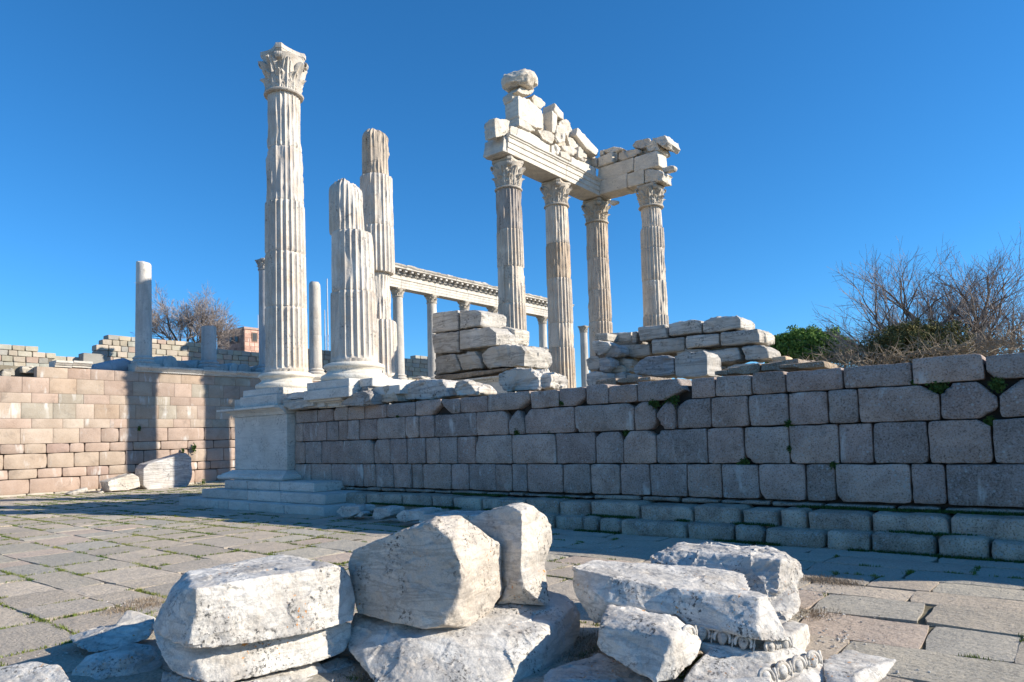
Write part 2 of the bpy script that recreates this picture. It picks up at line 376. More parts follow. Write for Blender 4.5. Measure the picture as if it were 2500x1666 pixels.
# paving: rows of slabs running along X
prow = empty('courtyard_pavement', (0, 0, 0), None, None, kind='structure')
slabs = []; y = -2.0; PR = random.Random(11)
while y < 24:
    h = PR.uniform(.46, .80); x = -31.0 + PR.uniform(-.9, 0)
    while x < 7.5:
        w = PR.uniform(.55, 1.5)
        if PR.random() < .12: w *= .55
        slabs.append((x, y, w, h)); x += w
    y += h
def slab_geo(x, y, w, h, sd, fine=True):
    r = random.Random(sd); g = r.uniform(.004, .016)
    nx, ny = (9, 6) if fine else (3, 3)
    u, v = np.linspace(0, 1, nx), np.linspace(0, 1, ny); U, Vv = np.meshgrid(u, v, indexing='ij'); U, Vv = U.ravel(), Vv.ravel()
    X = x + g + U * (w - 2 * g); Y = y + g + Vv * (h - 2 * g)
    sk = [r.uniform(-.035, .035) for _ in range(8)]
    X = X + (sk[0] * (1 - U) + sk[1] * U) * (1 - Vv) + (sk[2] * (1 - U) + sk[3] * U) * Vv * .9; Y = Y + sk[4] * (U - .5) + sk[5] * (Vv - .5) * .5
    b = np.minimum(np.minimum(U * w, (1 - U) * w), np.minimum(Vv * h, (1 - Vv) * h))
    P = np.stack([X * 4, Y * 4, X * 0 + sd], 1); e = (b < .01)
    cd = np.maximum(np.abs(U - .5), np.abs(Vv - .5)) * 0 + (np.abs(U - .5) + np.abs(Vv - .5))
    rc = r.uniform(.01, .05); q = np.clip((cd - (1 - rc)) / rc, 0, 1)
    X = X + np.where(e, fbm(P, 3) * .026, 0) - np.sign(U - .5) * q * rc * w * .4; Y = Y + np.where(e, fbm(P + 50, 3) * .03, 0) - np.sign(Vv - .5) * q * rc * h * .4
    tz = r.uniform(-.003, .004) + (.012 if r.random() < .06 else 0); tilt = (r.uniform(-.005, .005), r.uniform(-.005, .005))
    Z = tz + (U - .5) * tilt[0] + (Vv - .5) * tilt[1] + fbm(P * .6 + 7, 3) * .008 - e * .006
    V = np.stack([X, Y, Z], 1); Fq = quads(nx, ny); L = len(V)
    ring = [i * ny for i in range(nx)] + [(nx - 1) * ny + j for j in range(1, ny)] + [i * ny + ny - 1 for i in range(nx - 2, -1, -1)] + [j for j in range(ny - 2, 0, -1)]
    bk = V[ring].copy(); bk[:, 2] = -.09; V = np.concatenate([V, bk]); K = len(ring)
    for k in range(K): k2 = (k + 1) % K; Fq.append([ring[k], L + k, L + k2, ring[k2]])
    return V, Fq
PCOL = [(.47, .395, .305), (.44, .38, .305), (.49, .41, .32), (.44, .395, .315), (.48, .385, .305), (.41, .375, .31), (.46, .40, .315), (.51, .43, .335)]
Rt = R3.T
def vis_size(s):
    p = np.array([s[0] + s[2] / 2, s[1] + s[3] / 2, 0]) - ORI; q = Rt @ p
    if q[2] < 2: return 0
    px, py = CX + q[0] / q[2] * F_PX, CY + q[1] / q[2] * F_PX
    if px < -150 or px > 2650 or py > 1800: return 0
    if s[1] > 9.3 and s[0] > -19.5: return 0
    return s[2] * s[3] / q[2] ** 2
order = sorted(range(len(slabs)), key=lambda i: -vis_size(slabs[i])); SV, SF = [], []
for k, i in enumerate(order):
    s = slabs[i]
    if s[1] > 11.2 and s[0] + s[2] > -18.6: continue
    x, y_, w, h = s
    near = vis_size(s) > 0 and k < 292
    V, Fq = slab_geo(x, y_, w, h, i + 1, near)
    if near: mk('paving_slab', V, Fq, PAVE, prow, color=np.array(PCOL[i % 8]) * random.uniform(1.0, 1.24), smooth=True, sharp=35)
    else: o = sum(len(v) for v in SV); SV.append(V); SF += [[a + o for a in f] for f in Fq]
o = mk('far_paving_slabs', np.concatenate(SV), SF, PAVE, prow, color=(.55, .475, .385)); o['kind'] = 'stuff'

# ------------------------------------------------------------------ grey podium wall on the right
WY = 10.85
pw = empty('podium_wall', (-8, WY, 0), 'long weathered grey andesite block wall with mossy joints, in shade behind the marble boulders', 'wall')
zr = [.55, 1.10, 1.68, 2.175, 2.53]
def cvt(lst, off, sc): return [off + v / sc for v in lst]
rows = {
 3: [719.6, 774, 812, 847.5, 888, 941, 1011, 1075, 1123, 1190, 1295, 1364, 1428.5, 1485, 1556, 1685, 1746, 1835, 1917.7, 2058.7, 2229, 2407.7, 2580, 2790, 2960, 3200, 3500],
 2: [719.6, 740, 797.5, 828, 850, 877, 919.5, 989, 1022.5, 1060, 1163.5, 1240, 1279, 1401, 1548, 1602, 1650, 1735.6, 1827, 1925.4, 2022.6, 2097, 2297, 2439, 2610, 2850, 3100, 3500],
 1: [719.6, 745, 785, 839, 913, 953, 994, 1039.4, 1072.8, 1115, 1160, 1250.6, 1357.7, 1453.5, 1521, 1601.7, 1726.6, 1816.5, 1927, 2048, 2131.7, 2267.4, 2424, 2600, 2760, 3050, 3500],
 0: [719.6, 760, 809, 867, 888, 918, 962, 1005, 1032, 1102, 1145, 1211, 1250.6, 1287.8, 1375.5, 1442.5, 1514, 1586.8, 1677.5, 1762.4, 1853, 1965.7, 2039.4, 2223.5, 2309.5, 2600, 2800, 3100, 3500]}
notches = {(3, 1364): [('br', .22, .14)], (3, 1556): [('br', .45, .2), ('tr', .2, .3)], (3, 1011): [('br', .3, .22)], (3, 1075): [('bl', .3, .25)], (3, 1190): [('br', .3, .18)],
 (2, 1163.5): [('tr', .12, .12)], (2, 1240): [('tl', .2, .2), ('tr', .12, .25)], (2, 1279): [('tl', .12, .15)], (2, 1548): [('tl', .12, .1), ('tr', .14, .16), ('br', .1, .12)],
 (2, 1602): [('tl', .22, .2), ('tr', .05, .12), ('bl', .14, .2)], (2, 1650): [('tl', .2, .13)], (2, 2097): [('tr', .22, .15)], (2, 2297): [('tl', .16, .15), ('tr', .2, .22), ('br', .2, .12)], (2, 2439): [('tl', .25, .2)],
 (1, 839): [('tr', .16, .1)], (1, 913): [('tl', .1, .12)], (1, 1115): [], (1, 1160): [('tl', .08, .2)], (1, 1453.5): [('tl', .12, .1), ('tr', .06, .16)], (1, 1521): [('tl', .12, .14), ('tr', .12, .1)],
 (1, 1601.7): [('tl', .1, .1)], (1, 1927): [('bl', .03, .06)], (1, 2267.4): [('tr', .15, .08)], (1, 1816.5): [('bl', .12, .12)],
 (2, 1401): [('tr', .12, .06), ('bl', .08, .1)], (2, 989): [('bl', .06, .1)], (0, 867): [], (0, 1853): [('bl', .05, .15)], (0, 2039.4): [('bl', .06, .12)], (3, 2407.7): [('bl', .1, .12)], (3, 812): [('tl', .08, .1)]}
TINT = [(1, 1, 1), (1.05, .98, .97), (.92, .94, .97), (1.12, 1.05, 1.02), (.86, .86, .88), (1.0, .95, .96), (1.15, 1.1, 1.08)]
for r_, xs in rows.items():
    z0, z1 = zr[r_], zr[r_ + 1]; ym = {3: 960, 2: 1010, 1: 1090, 0: 1165}[r_]
    for k in range(len(xs) - 1):
        xa, xb = onY(xs[k], ym, WY)[0], onY(xs[k + 1], ym, WY)[0]
        g = .006; sd = r_ * 100 + k; top = (random.uniform(-.035, .02) if r_ == 3 else 0)
        V, Fq = face_block(xb - xa - 2 * g, z1 - z0 - g + top, .5, sd, corner=.02, r=.013, rough=.03, wob=.012, notch=notches.get((r_, xs[k]), ()), n=max(4, int((xb - xa) / .07)), m=7)
        yo = random.uniform(-.018, .018)
        if r_ == 3: yo += .012
        V = V + [xa + g, WY + yo, z0 + g / 2]
        mk('wall_block', V, Fq, GRAN, pw, color=np.array(TINT[(sd * 5 + k) % 7]) * random.uniform(.85, 1.15), smooth=True, sharp=50)
xa, xb = onY(719, 1165, WY)[0], onY(3500, 1165, WY)[0]
x = xa
while x < xb:                                            # thin broken levelling course under the wall
    w = random.uniform(.3, 1.0); V, Fq = face_block(w - .03, random.uniform(.055, .09), .4, int(x * 77) % 999, corner=.02, r=.02, rough=.02, wob=.02)
    mk('levelling_stone', V + [x, WY - .05 + random.uniform(0, .04), .463], Fq, STEPM, pw, color=(.85, .83, .84), smooth=True, sharp=50); x += w
mk('wall_fill', *worn_box(xa, xb, WY + .17, WY + .9, .01, 2.40, 1, .02), CORE, pw)

def step_row(name, label, joints, yf, z0, z1, depth, pxy, x_from=None, mat=STEPM, col=(1, 1, 1)):
    root = empty(name, (onY(joints[0], pxy, yf)[0], yf, 0), label, 'step')
    for k in range(len(joints) - 1):
        xa, xb = onY(joints[k], pxy, yf)[0], onY(joints[k + 1], pxy, yf)[0]; w = xb - xa - .02
        V, Fq = face_block(w, z1 - z0 + random.uniform(-.02, .012), depth, k * 17 + int(yf * 10), corner=.04, r=.035, rough=.035, wob=.02, n=max(4, int(w / .09)), m=4)
        mk('step_block', V + [xa + .01, yf + random.uniform(-.03, .03), z0], Fq, mat, root, color=np.array(col) * random.uniform(.9, 1.2), smooth=True, sharp=50)
    return root
step_row('upper_step', 'upper of two lichened grey step courses running along the foot of the long andesite wall', [822, 893.6, 981, 1053, 1105, 1176, 1283, 1365, 1439, 1562, 1691, 1807, 1898.4, 1969, 2123.6, 2314.7, 2560, 2800, 3100, 3500], 10.36, .04, .465, .6, 1225)
step_row('lower_step', 'lower of two mossy grey step courses, standing directly on the paving before the andesite wall', [1000, 1090, 1190, 1275, 1352, 1421.6, 1459, 1516, 1677.5, 1790.6, 1864, 2015, 2123.6, 2283, 2413, 2640, 2900, 3500], 10.08, -.05, .235, .45, 1290)

# ------------------------------------------------------------------ pink ashlar wall on the left
LX = -31.0
lw = empty('ashlar_wall', (LX, 14, 0), 'tall pink and beige ashlar terrace wall, sunlit with column shadows, on the left', 'wall')
zl = [.05, .62, .99, 1.57, 1.945, 2.53, 2.905, 3.505, 3.885, 4.49, 4.92]
A0 = lambda l: [v / 4.355 for v in l]; A3 = lambda l: [300 + v / 4.355 for v in l]
lj = {9: A0([385, 718, 962, 1217]) + A3([170, 385, 620, 830, 980, 1200, 1360]),
 8: A0([230, 520, 813, 1105, 1412]) + A3([310, 547, 733, 912, 1073, 1243]),
 7: A0([5, 332, 618, 888, 1167, 1337]) + A3([268, 503, 715, 872, 1040, 1230]),
 6: A0([222, 562, 806, 1000, 1268]) + A3([137, 380, 572, 791, 987, 1155]),
 5: A0([335, 668, 893, 1170, 1353]) + A3([275, 538, 717, 950, 1095, 1240]),
 4: A0([218, 565, 845, 1073, 1267]) + A3([160, 477, 865, 1147]),
 3: A0([0, 260, 495, 743, 902, 1168, 1418]) + A3([403, 690, 965, 1230]),
 2: A0([42, 505, 790, 1056, 1337]) + A3([223, 500, 695, 890, 1072, 1195]),
 1: A0([92, 402, 664, 926, 1160]) + A3([138, 460, 790, 930, 1200]),
 0: A0([320, 858, 1055]) + A3([80, 330, 520, 765, 1000, 1225])}
PINKC = {'p': (.43, .315, .25), 'b': (.44, .355, .27), 'g': (.345, .335, .27), 'o': (.42, .31, .215), 't': (.40, .28, .22), 'w': (.54, .47, .38), 'm': (.365, .275, .225), 'l': (.47, .385, .305), 'r': (.35, .235, .20)}
PINKC = {k_: tuple(.58 * a_ * 1.08 + .42 * b_ * 1.08 for a_, b_ in zip(v_, (.455, .36, .285))) for k_, v_ in PINKC.items()}
cc = {9: 'mbtmmmbopggm', 8: 'mpobpbmpgbmmg', 7: 'plpgpblgmplbgggm', 6: 'bggloboglmllbggm', 5: 'plwlplbplglpmgg', 4: 'blbmmmppmmgm', 3: 'mmbrpppbpmmr', 2: 'bbbbbmmpbppmm', 1: 'pbpprbmpppmm', 0: 'pppppmppmm'}
for c in range(10):
    ys = [onX(px, 1040, LX)[1] for px in lj[c]]
    if c != 9:
        while ys[0] > 4.2: ys.insert(0, ys[0] - random.uniform(.9, 1.3))
        off = sum(1 for _ in ys) - len(lj[c])
    else: off = 0
    while ys[-1] < 22: ys.append(ys[-1] + random.uniform(.8, 1.2))
    for k in range(len(ys) - 1):
        w = ys[k + 1] - ys[k]; h = zl[c + 1] - zl[c]; old = c < 4 or (c == 4 and k - off > 2)
        g = .003 if not old else .004
        V, Fq = face_block(w - 2 * g, h - g * 1.5, .35, c * 41 + k, corner=.035 if old else .006, r=.008 if not old else .014, rough=.004 if not old else .012, wob=.002 if not old else .012, n=3, m=3)
        V = np.stack([LX - V[:, 1] * 1 + random.uniform(-.004, .004) * (3 if old else 1), ys[k] + g + V[:, 0], zl[c] + V[:, 2]], 1)
        s = cc[c]; col = PINKC[s[(k - off + 1) % len(s)]]
        mk('ashlar_block', V, Fq, PINK, lw, color=np.array(col) * random.uniform(.93, 1.06), smooth=True, sharp=40)
mk('wall_fill', *worn_box(LX - 1.4, LX - .1, 4.1, 60, .0, 4.4, 1, .02), CORE, lw)
y = 4.2
while y < 17:                                            # pale footing course
    w = random.uniform(.7, 1.3); V, Fq = face_block(w - .03, .13, .3, int(y * 70), corner=.02, r=.02, rough=.01, wob=.02, n=3, m=3)
    mk('footing_stone', np.stack([LX + .04 - V[:, 1], y + V[:, 0], -.06 + V[:, 2]], 1), Fq, PINK, lw, color=(.52, .47, .38), smooth=True, sharp=40); y += w
# marble stylobate moulding on top, with bead course
mold = [(0, 0), (.06, 0), (.06, .05), (.10, .07), (.17, .16), (.20, .17), (.20, .25), (-.6, .25), (-.6, 0)]
def mould_piece(root, ya, yb, z, sd, dz=0):
    V, Fq = prism([(a + LX, b + z + dz) for a, b in mold], ya + .01, yb - .01, 'y', 8, sd, .012); V, Fq = fixn(V, Fq)
    mk('moulded_slab', V, Fq, WHITE, root, smooth=False, color=grey(.95))
st = empty('wall_coping', (LX, 16, 4.93), 'moulded white marble coping slabs topping the pink ashlar wall under the small columns', 'coping')
y = onX(327, 905, LX)[1]; k = 0
while y < 52:
    w = random.uniform(.9, 1.7); mould_piece(st, y, y + w, 4.925, k, random.uniform(-.01, .01)); y += w; k += 1
bead = []; BF = []
for i in range(90):
    V, Fq = worn_box(LX + .02, LX + .085, 12.9 + i * .075, 12.945 + i * .075, 4.905, 4.94, i, .008, .001); BF += [[a + 24 * i for a in f] for f in Fq]; bead.append(V)
assert all(len(b) == 24 for b in bead)
o = mk('bead_course', np.concatenate(bead), BF, WHITE, st); o['kind'] = 'stuff'
lc = empty('loose_cornice', (LX, 10.1, 4.92), 'two butted white cornice pieces lying alone on the pink wall left of the fallen shaft', 'cornice block')
mould_piece(lc, onX(132, 900, LX)[1], onX(175, 900, LX)[1], 4.93, 5); mould_piece(lc, onX(175, 900, LX)[1], onX(222, 900, LX)[1], 4.93, 9, .02)

# ------------------------------------------------------------------ fluted columns
def drum_mesh(R0, R1, z0, z1, seed, nth=144, step=.055, flutes=24, damage=.3, patch=None, fl0=False, top=None, dmgdir=None, shrink=0., fd=.050, endflute=False):
    H = z1 - z0; nz = max(4, int(H / step)) + 1
    zz = np.concatenate([[0, .012], np.linspace(.03, H - .03, nz), [H - .012, H]]) if not top else np.concatenate([[0, .012], np.linspace(.03, H, nz + 3)])
    th = np.linspace(0, 2 * math.pi, nth, endpoint=False); T, Z = np.meshgrid(th, zz, indexing='ij'); T, Z = T.ravel(), Z.ravel(); t = Z / H
    R = R0 + (R1 - R0) * t; P = np.stack([np.cos(T) * R * 2.2, np.sin(T) * R * 2.2, (Z + z0) * 1.1], 1) + seed * 9.7
    ph = (T * flutes / (2 * math.pi)) % 1; s = np.abs(ph - .5) * 2; fl = np.where(s < .84, np.sqrt(np.clip(1 - (s / .84) ** 2, 0, 1)), 0)
    dep_ = np.ones_like(Z) * fd
    if fl0:                                              # flutes end in a half round above the base
        dep_ = fd * sstep(.10, .10 + .05, Z - .0 * s) * np.where((Z < .24), np.sqrt(np.clip(1 - (s * (1 - np.clip((Z - .10) / .12, 0, 1))) ** 2, 0, 1)), 1)
    dn = fbm(P, 4) * .5 + .5
    if dmgdir is not None: dn = dn + .22 * np.cos(T - math.radians(dmgdir)) - .08
    m = sstep(1 - damage - .07, 1 - damage + .03, dn + .17)
    endw = sstep(.10, .0, np.minimum(Z, H - Z)) * sstep(.50, .62, fbm(P * 2 + 30, 3) * .5 + .5)
    m = np.maximum(m, endw * .8)
    fr = fbm(P * [1, 1, .35] * 3 + 60, 4)
    rag = fl * dep_ * (1 - .15 * fr) + m * (np.abs(fbm(P * [2.2, 2.2, .7] + 80, 4)) * .13 + .006 + np.clip(fr, -.2, 1) * .02) * (1 - .75 * fl)
    smooth_p = np.zeros_like(Z)
    if patch:                                            # plain modern infill, flush with the flute bottoms
        for a0, a1, b0, b1 in patch:
            da = (np.degrees(T) - a0) % 360; wdt = (a1 - a0) % 360
            jag = fbm(P * 1.5 + 11, 3) * 12
            smooth_p = np.maximum(smooth_p, ((da + jag > 0) & (da + jag < wdt) & (t + fbm(P * 2 + 3, 3) * .12 > b0) & (t + fbm(P * 2 + 3, 3) * .12 < b1)).astype(float))
    r = R - np.where(smooth_p > .5, .022 + fbm(P * 2, 3) * .006, rag)
    r = r - shrink * (.5 + .5 * (fbm(P * .8 + 44, 3)))
    ed = np.minimum(Z, (H - Z) if not top else 9); r = r - np.where(ed < .02, .011, 0)
    zo = Z.copy()
    if top:                                              # broken, rounded top
        k = sstep(1 - top / H, 1, t); r = r * (1 - .30 * k ** 5 - .30 * k * np.clip(fbm(P * .9 + 5, 3) + .25, 0, 1)); zo = Z + k * (fbm(P * [1.4, 1.4, .3] + 3, 4) * .10 - .05 * np.cos(T - 1.0)) 
    V = np.stack([r * np.cos(T), r * np.sin(T), zo + z0], 1); m_ = len(zz); Fq = quads(nth, m_, True)
    Fq.append([i * m_ for i in range(nth)][::-1])
    if top:
        V = np.concatenate([V, [[0, 0, V[[i * m_ + m_ - 1 for i in range(nth)], 2].mean() - .01]]]); L = len(V) - 1
        for i in range(nth): Fq.append([i * m_ + m_ - 1, ((i + 1) % nth) * m_ + m_ - 1, L])
    else: Fq.append([i * m_ + m_ - 1 for i in range(nth)])
    return V, Fq
BASEP = [(.0, 0), (.80, 0), (.835, .03), (.85, .085), (.835, .14), (.80, .165), (.755, .17), (.75, .19), (.71, .215), (.685, .25), (.69, .285), (.715, .305), (.72, .325), (.745, .335), (.765, .36), (.77, .395), (.75, .43), (.72, .445), (.68, .45), (.665, .47), (.64, .475)]
def put(V, x, y, z=0): return np.asarray(V) + [x, y, z]
def leaf_mesh(w, h, curl, lean, seed, lobes=4):
    nu, nv = 11, 13; u = np.linspace(-1, 1, nu); v = np.linspace(0, 1, nv); U, Vv = np.meshgrid(u, v, indexing='ij'); U, Vv = U.ravel(), Vv.ravel()
    wd = w * .5 * (1 - .55 * Vv ** 3) * (1 - .20 * np.abs(np.sin(Vv * lobes * math.pi)) * (np.abs(U) > .6))
    a = np.clip((Vv - .62) / .38, 0, 1)
    out = lean * Vv + curl * np.sin(a * math.pi * .62) * 1.1 + .03 * (1 - np.abs(U)) + .022 * np.cos(U * 9.4) + .01 * np.cos(Vv * 30 + np.abs(U) * 6)
    z = h * (Vv * .86) - h * .16 * np.clip(a - .45, 0, 1) * 2 + h * .14 * np.sin(a * math.pi * .5)
    x = U * wd; out = out - .35 * w * U ** 2 * .35 + fbm(np.stack([U * 4 + seed, Vv * 7, U * 0], 1), 4) * .05
    V1 = np.stack([out, x, z], 1); V2 = V1 - [.035, 0, .004]; n = len(V1); V = np.concatenate([V1, V2]); q = quads(nu, nv); Fq = q + [[a_ + n for a_ in f[::-1]] for f in q]
    ring = [i * nv for i in range(nu)] + [(nu - 1) * nv + j for j in range(1, nv)] + [i * nv + nv - 1 for i in range(nu - 2, -1, -1)] + [j for j in range(nv - 2, 0, -1)]; K = len(ring)
    for k in range(K): k2 = (k + 1) % K; Fq.append([ring[k], n + ring[k], n + ring[k2], ring[k2]])
    return V, Fq
LEAVES = []
def volute_mesh():
    n = 26; V, Fq = [], []
    for i in range(n):
        t = i / (n - 1)
        if t < .45: a = t / .45; c = (.02 + .20 * a ** 1.5, .30 * a); ang = 1.2 - .9 * a; tw = .045
        else:
            a = (t - .45) / .55; rr = .085 * (1 - .72 * a); ph = math.pi * .62 - a * math.pi * 2.4; c = (.205 + rr * math.cos(ph), .235 + rr * math.sin(ph)); tw = .05 - .025 * a
        for s, w in ((-1, 1), (1, 1)): V.append((c[0], s * tw, c[1])); V.append((c[0] - .022, s * tw, c[1] - .028))
    for i in range(n - 1):
        b = i * 4; q = [b, b + 1, b + 3, b + 2]
        for j in range(4): j2 = (j + 1) % 4; Fq.append([q[j], q[j2], q[j2] + 4, q[j] + 4])
    return np.array(V), Fq
def capital(root, x, y, z, s=1., seed=0, H=1.28, color=(1, 1, 1), missing=(), simple_=False, abacus=True):
    """bell, two rings of acanthus leaves, corner volutes and a curved abacus"""
    loc = (x, y, z); r0 = .50 * s
    n = 24 if simple_ else 48
    bell = [(0, 0), (r0 * 1.1, 0), (r0 * 1.14, .035 * s), (r0 * 1.1, .07 * s), (r0 * .95, .08 * s)] + [(r0 * (.90 + .26 * (k / 8) ** 2.2), .1 * s + k / 8 * .98 * s * H / 1.28) for k in range(9)]
    V, Fq = lathe(bell, n, .04, seed); cap = mk('capital', V, Fq, CAPM, root, loc=loc, smooth=True, sharp=50, color=color)
    if not LEAVES:
        for kk in range(6): LEAVES.append([None, leaf_mesh(.42, .56, .12, .03, kk * 5 + 1) if kk < 3 else leaf_mesh(.42, 1.0, .13, .06, kk * 5 + 1)])
        vm = volute_mesh(); LEAVES.append([None, fixn(*vm)])
        for L_ in LEAVES:
            me = bpy.data.meshes.new('acanthus_leaf'); me.from_pydata(L_[1][0].tolist(), [], L_[1][1]); me.materials.append(CAPM); me.polygons.foreach_set('use_smooth', [True] * len(me.polygons)); me.set_sharp_from_angle(angle=math.radians(40)); L_[0] = me
    rr = random.Random(seed)
    for row, (cnt, off) in enumerate(((8, 0), (8, math.pi / 8))):
        for k in range(cnt):
            if (row, k) in missing or (simple_ and rr.random() < .1): continue
            a = k * 2 * math.pi / cnt + off; o = link('acanthus_leaf', LEAVES[row * 3 + rr.randrange(3)][0], cap, loc, color, (0, rr.uniform(-.05, .05), a))
            o.location = (math.cos(a) * r0 * .93, math.sin(a) * r0 * .93, .09 * s); o.scale = (s * rr.uniform(.85, 1.1), s * 1.0, s * H / 1.28 * rr.uniform(.93, 1.02))
    for k in range(4):
        if ('v', k) in missing: continue
        a = math.pi / 4 + k * math.pi / 2
        for da in (-.13, .13):
            o = link('volute', LEAVES[6][0], cap, loc, color, (0, 0, a + da)); o.location = (math.cos(a) * r0 * .92, math.sin(a) * r0 * .92, .70 * s * H / 1.28); o.scale = (s * .95, s * 1.5, s * 1.05)
    if abacus:
        hw = (.62 if not simple_ else .74) * s; pts = []
        for k in range(4):
            a0 = -math.pi / 4 + k * math.pi / 2; a1 = a0 + math.pi / 2; p0, p1 = np.array([math.cos(a0), math.sin(a0)]) * hw * 1.36, np.array([math.cos(a1), math.sin(a1)]) * hw * 1.36
            nrm = np.array([math.cos((a0 + a1) / 2), math.sin((a0 + a1) / 2)])
            for t in np.linspace(.17, .83, 7): pts.append(p0 + (p1 - p0) * t - nrm * .17 * s * math.sin(t * math.pi))
        pts = np.array(pts); K = len(pts); V = []
        for zz, sc in ((1.06, .88), (1.10, .93), (1.15, .96), (1.16, 1.0), (1.275, 1.0)):
            j = fbm(np.stack([pts[:, 0] * 4, pts[:, 1] * 4, np.full(K, zz * 5 + seed)], 1), 3)
            V.append(np.concatenate([pts * sc * (1 + j[:, None] * .05), np.full((K, 1), zz * s * H / 1.28) + j[:, None] * .02], 1))
        V = np.concatenate(V); Fq = [[i * K + j, i * K + (j + 1) % K, (i + 1) * K + (j + 1) % K, (i + 1) * K + j] for i in range(4) for j in range(K)] + [list(range(K))[::-1], [4 * K + j for j in range(K)]]
        mk('abacus', V, Fq, CAPM, cap, loc=loc, color=color)
    return cap
def column(name, label, x, y, zb, R0, R1, drums, seed, plinth=True, base=True, zfull=11.6, nth=144, step=.055, tint=(1, 1, 1), cap=None, cap_kw={}):
    """drums: list of (z0, z1, options)"""
    root = empty(name, (x, y, zb), label, 'column')
    if base:
        V, Fq = lathe([(a * R0 / .60, b) for a, b in BASEP], 64, .015, seed); mk('base', put(V, x, y, zb), Fq, DRESS, root, smooth=True, sharp=40, color=(1.12, 1.09, 1.03))
    rad = lambda z: R0 + (R1 - R0) * np.clip((z - zb) / (zfull - zb), 0, 1)
    for k, (z0, z1, kw) in enumerate(drums):
        kw = dict(kw); c = kw.pop('color', (1, 1, 1)); dx, dy = kw.pop('shift', (0, 0)); sc = kw.pop('rs', 1)
        V, Fq = drum_mesh(rad(z0) * sc, rad(z1) * sc, z0, z1, seed * 10 + k, nth=nth, step=step, **kw)
        mk('drum', put(V, x + dx, y + dy), Fq, SHAFT, root, smooth=True, sharp=35, color=np.array(c) * tint)
    if cap is not None: capital(root, x, y, cap, seed=seed, **cap_kw)
    return root
ZB = 3.17                                                # top of the plinths
C1X, CRY, C2X = -17.45, 11.35, -14.4
zc = lambda y, px=700: onY(px, y, CRY)[2] if px < 760 else onY(px, y, CRY)[2]
zs1 = [zc(v) for v in (904, 754, 622, 498, 367, 234)]
lit = 20
column('corinthian_column', 'tallest column at left, complete and fluted, alone carrying a carved capital above the grey pedestal', C1X, CRY, ZB, .60, .52,
    [(ZB + .475, zs1[1], dict(fl0=True, damage=.02, patch=[(-165, -118, -.5, 1.5)])), (zs1[1], zs1[2], dict(damage=.04, patch=[(-175, -125, .0, 1.5)])),
     (zs1[2], zs1[3], dict(damage=.08)), (zs1[3], zs1[4], dict(damage=.52, dmgdir=-50, color=(.93, .93, .95), shrink=.03)), (zs1[4], zs1[5], dict(damage=.60, dmgdir=-30, shrink=.05, rs=.98))],
    3, zfull=11.7, cap=zs1[5] - .02, cap_kw=dict(H=1.34, s=.98))

z2 = [onY(862, v, CRY)[2] for v in (885, 718, 572, 445)]
column('broken_column', 'thick broken fluted column with rounded stump top, second from left in the front row', C2X, CRY, ZB, .60, .52,
    [(ZB + .475, z2[1], dict(fl0=True, damage=.02)), (z2[1], z2[2], dict(damage=.50, dmgdir=-40, patch=[(170, -70, -.5, 1.6)], shrink=.02, rs=.99)),
     (z2[2], z2[3], dict(damage=.42, dmgdir=-10, shrink=.05, rs=.86, shift=(-.17, -.05), top=.36))], 5, zfull=11.7)
C3Y = 14.75
z3 = [onY(912, v, C3Y)[2] for v in (905, 788, 672, 560, 437, 325)]
CB = column('broken_column', 'tall broken fluted column with jagged top and deep waist, standing behind the thick stump', C1X, C3Y, ZB, .60, .52,
    [(ZB + .475, z3[1], dict(fl0=True, damage=.03)), (z3[1], z3[2], dict(damage=.75, rs=.86, shrink=.05, shift=(-.06, 0), color=(1.08, 1.07, 1.05))), (z3[2], z3[3], dict(damage=.06)),
     (z3[3], z3[4], dict(damage=.45, dmgdir=-80)), (z3[4], z3[5], dict(damage=.45, patch=[(150, -85, -.5, 1.6)], rs=.92, shrink=.05, top=.28, color=(.86, .80, .72)))], 8, zfull=11.7, nth=120, step=.07)
for nm, x, y in (('C1', C1X, CRY), ('C2', C2X, CRY), ('C3', C1X, C3Y)): pass
# temple corner: three columns along Y and one returning along X
TX, T4X = -17.4, -14.5; TY = [21.6, 24.95, 28.25]
def zs(px, ys, Y): return [onY(px, v, Y)[2] for v in ys]
CW = (1.0, .965, .91)
a = zs(1250, (744, 654.6, 563.8, 463), TY[0])
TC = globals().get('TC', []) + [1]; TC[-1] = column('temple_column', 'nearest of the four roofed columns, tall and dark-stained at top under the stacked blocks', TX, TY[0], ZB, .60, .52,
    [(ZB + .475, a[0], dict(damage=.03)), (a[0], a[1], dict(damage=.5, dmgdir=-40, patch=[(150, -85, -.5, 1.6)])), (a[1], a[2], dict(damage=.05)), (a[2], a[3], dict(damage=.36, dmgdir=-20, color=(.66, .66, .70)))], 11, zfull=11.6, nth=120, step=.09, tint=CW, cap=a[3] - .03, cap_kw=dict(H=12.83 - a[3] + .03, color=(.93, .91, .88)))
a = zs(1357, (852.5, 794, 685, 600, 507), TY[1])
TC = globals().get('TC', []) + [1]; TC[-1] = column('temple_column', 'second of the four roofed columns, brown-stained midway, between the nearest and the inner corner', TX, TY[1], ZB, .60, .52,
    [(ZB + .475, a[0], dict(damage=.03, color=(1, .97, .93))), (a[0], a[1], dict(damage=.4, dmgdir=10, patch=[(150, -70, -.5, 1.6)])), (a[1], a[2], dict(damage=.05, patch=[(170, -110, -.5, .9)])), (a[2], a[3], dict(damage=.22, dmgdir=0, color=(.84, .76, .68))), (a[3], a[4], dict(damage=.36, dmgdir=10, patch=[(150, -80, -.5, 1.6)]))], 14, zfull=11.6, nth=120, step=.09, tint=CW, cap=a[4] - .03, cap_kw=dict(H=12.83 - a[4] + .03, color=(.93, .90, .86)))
a = zs(1452, (790, 712, 636, 548), TY[2])
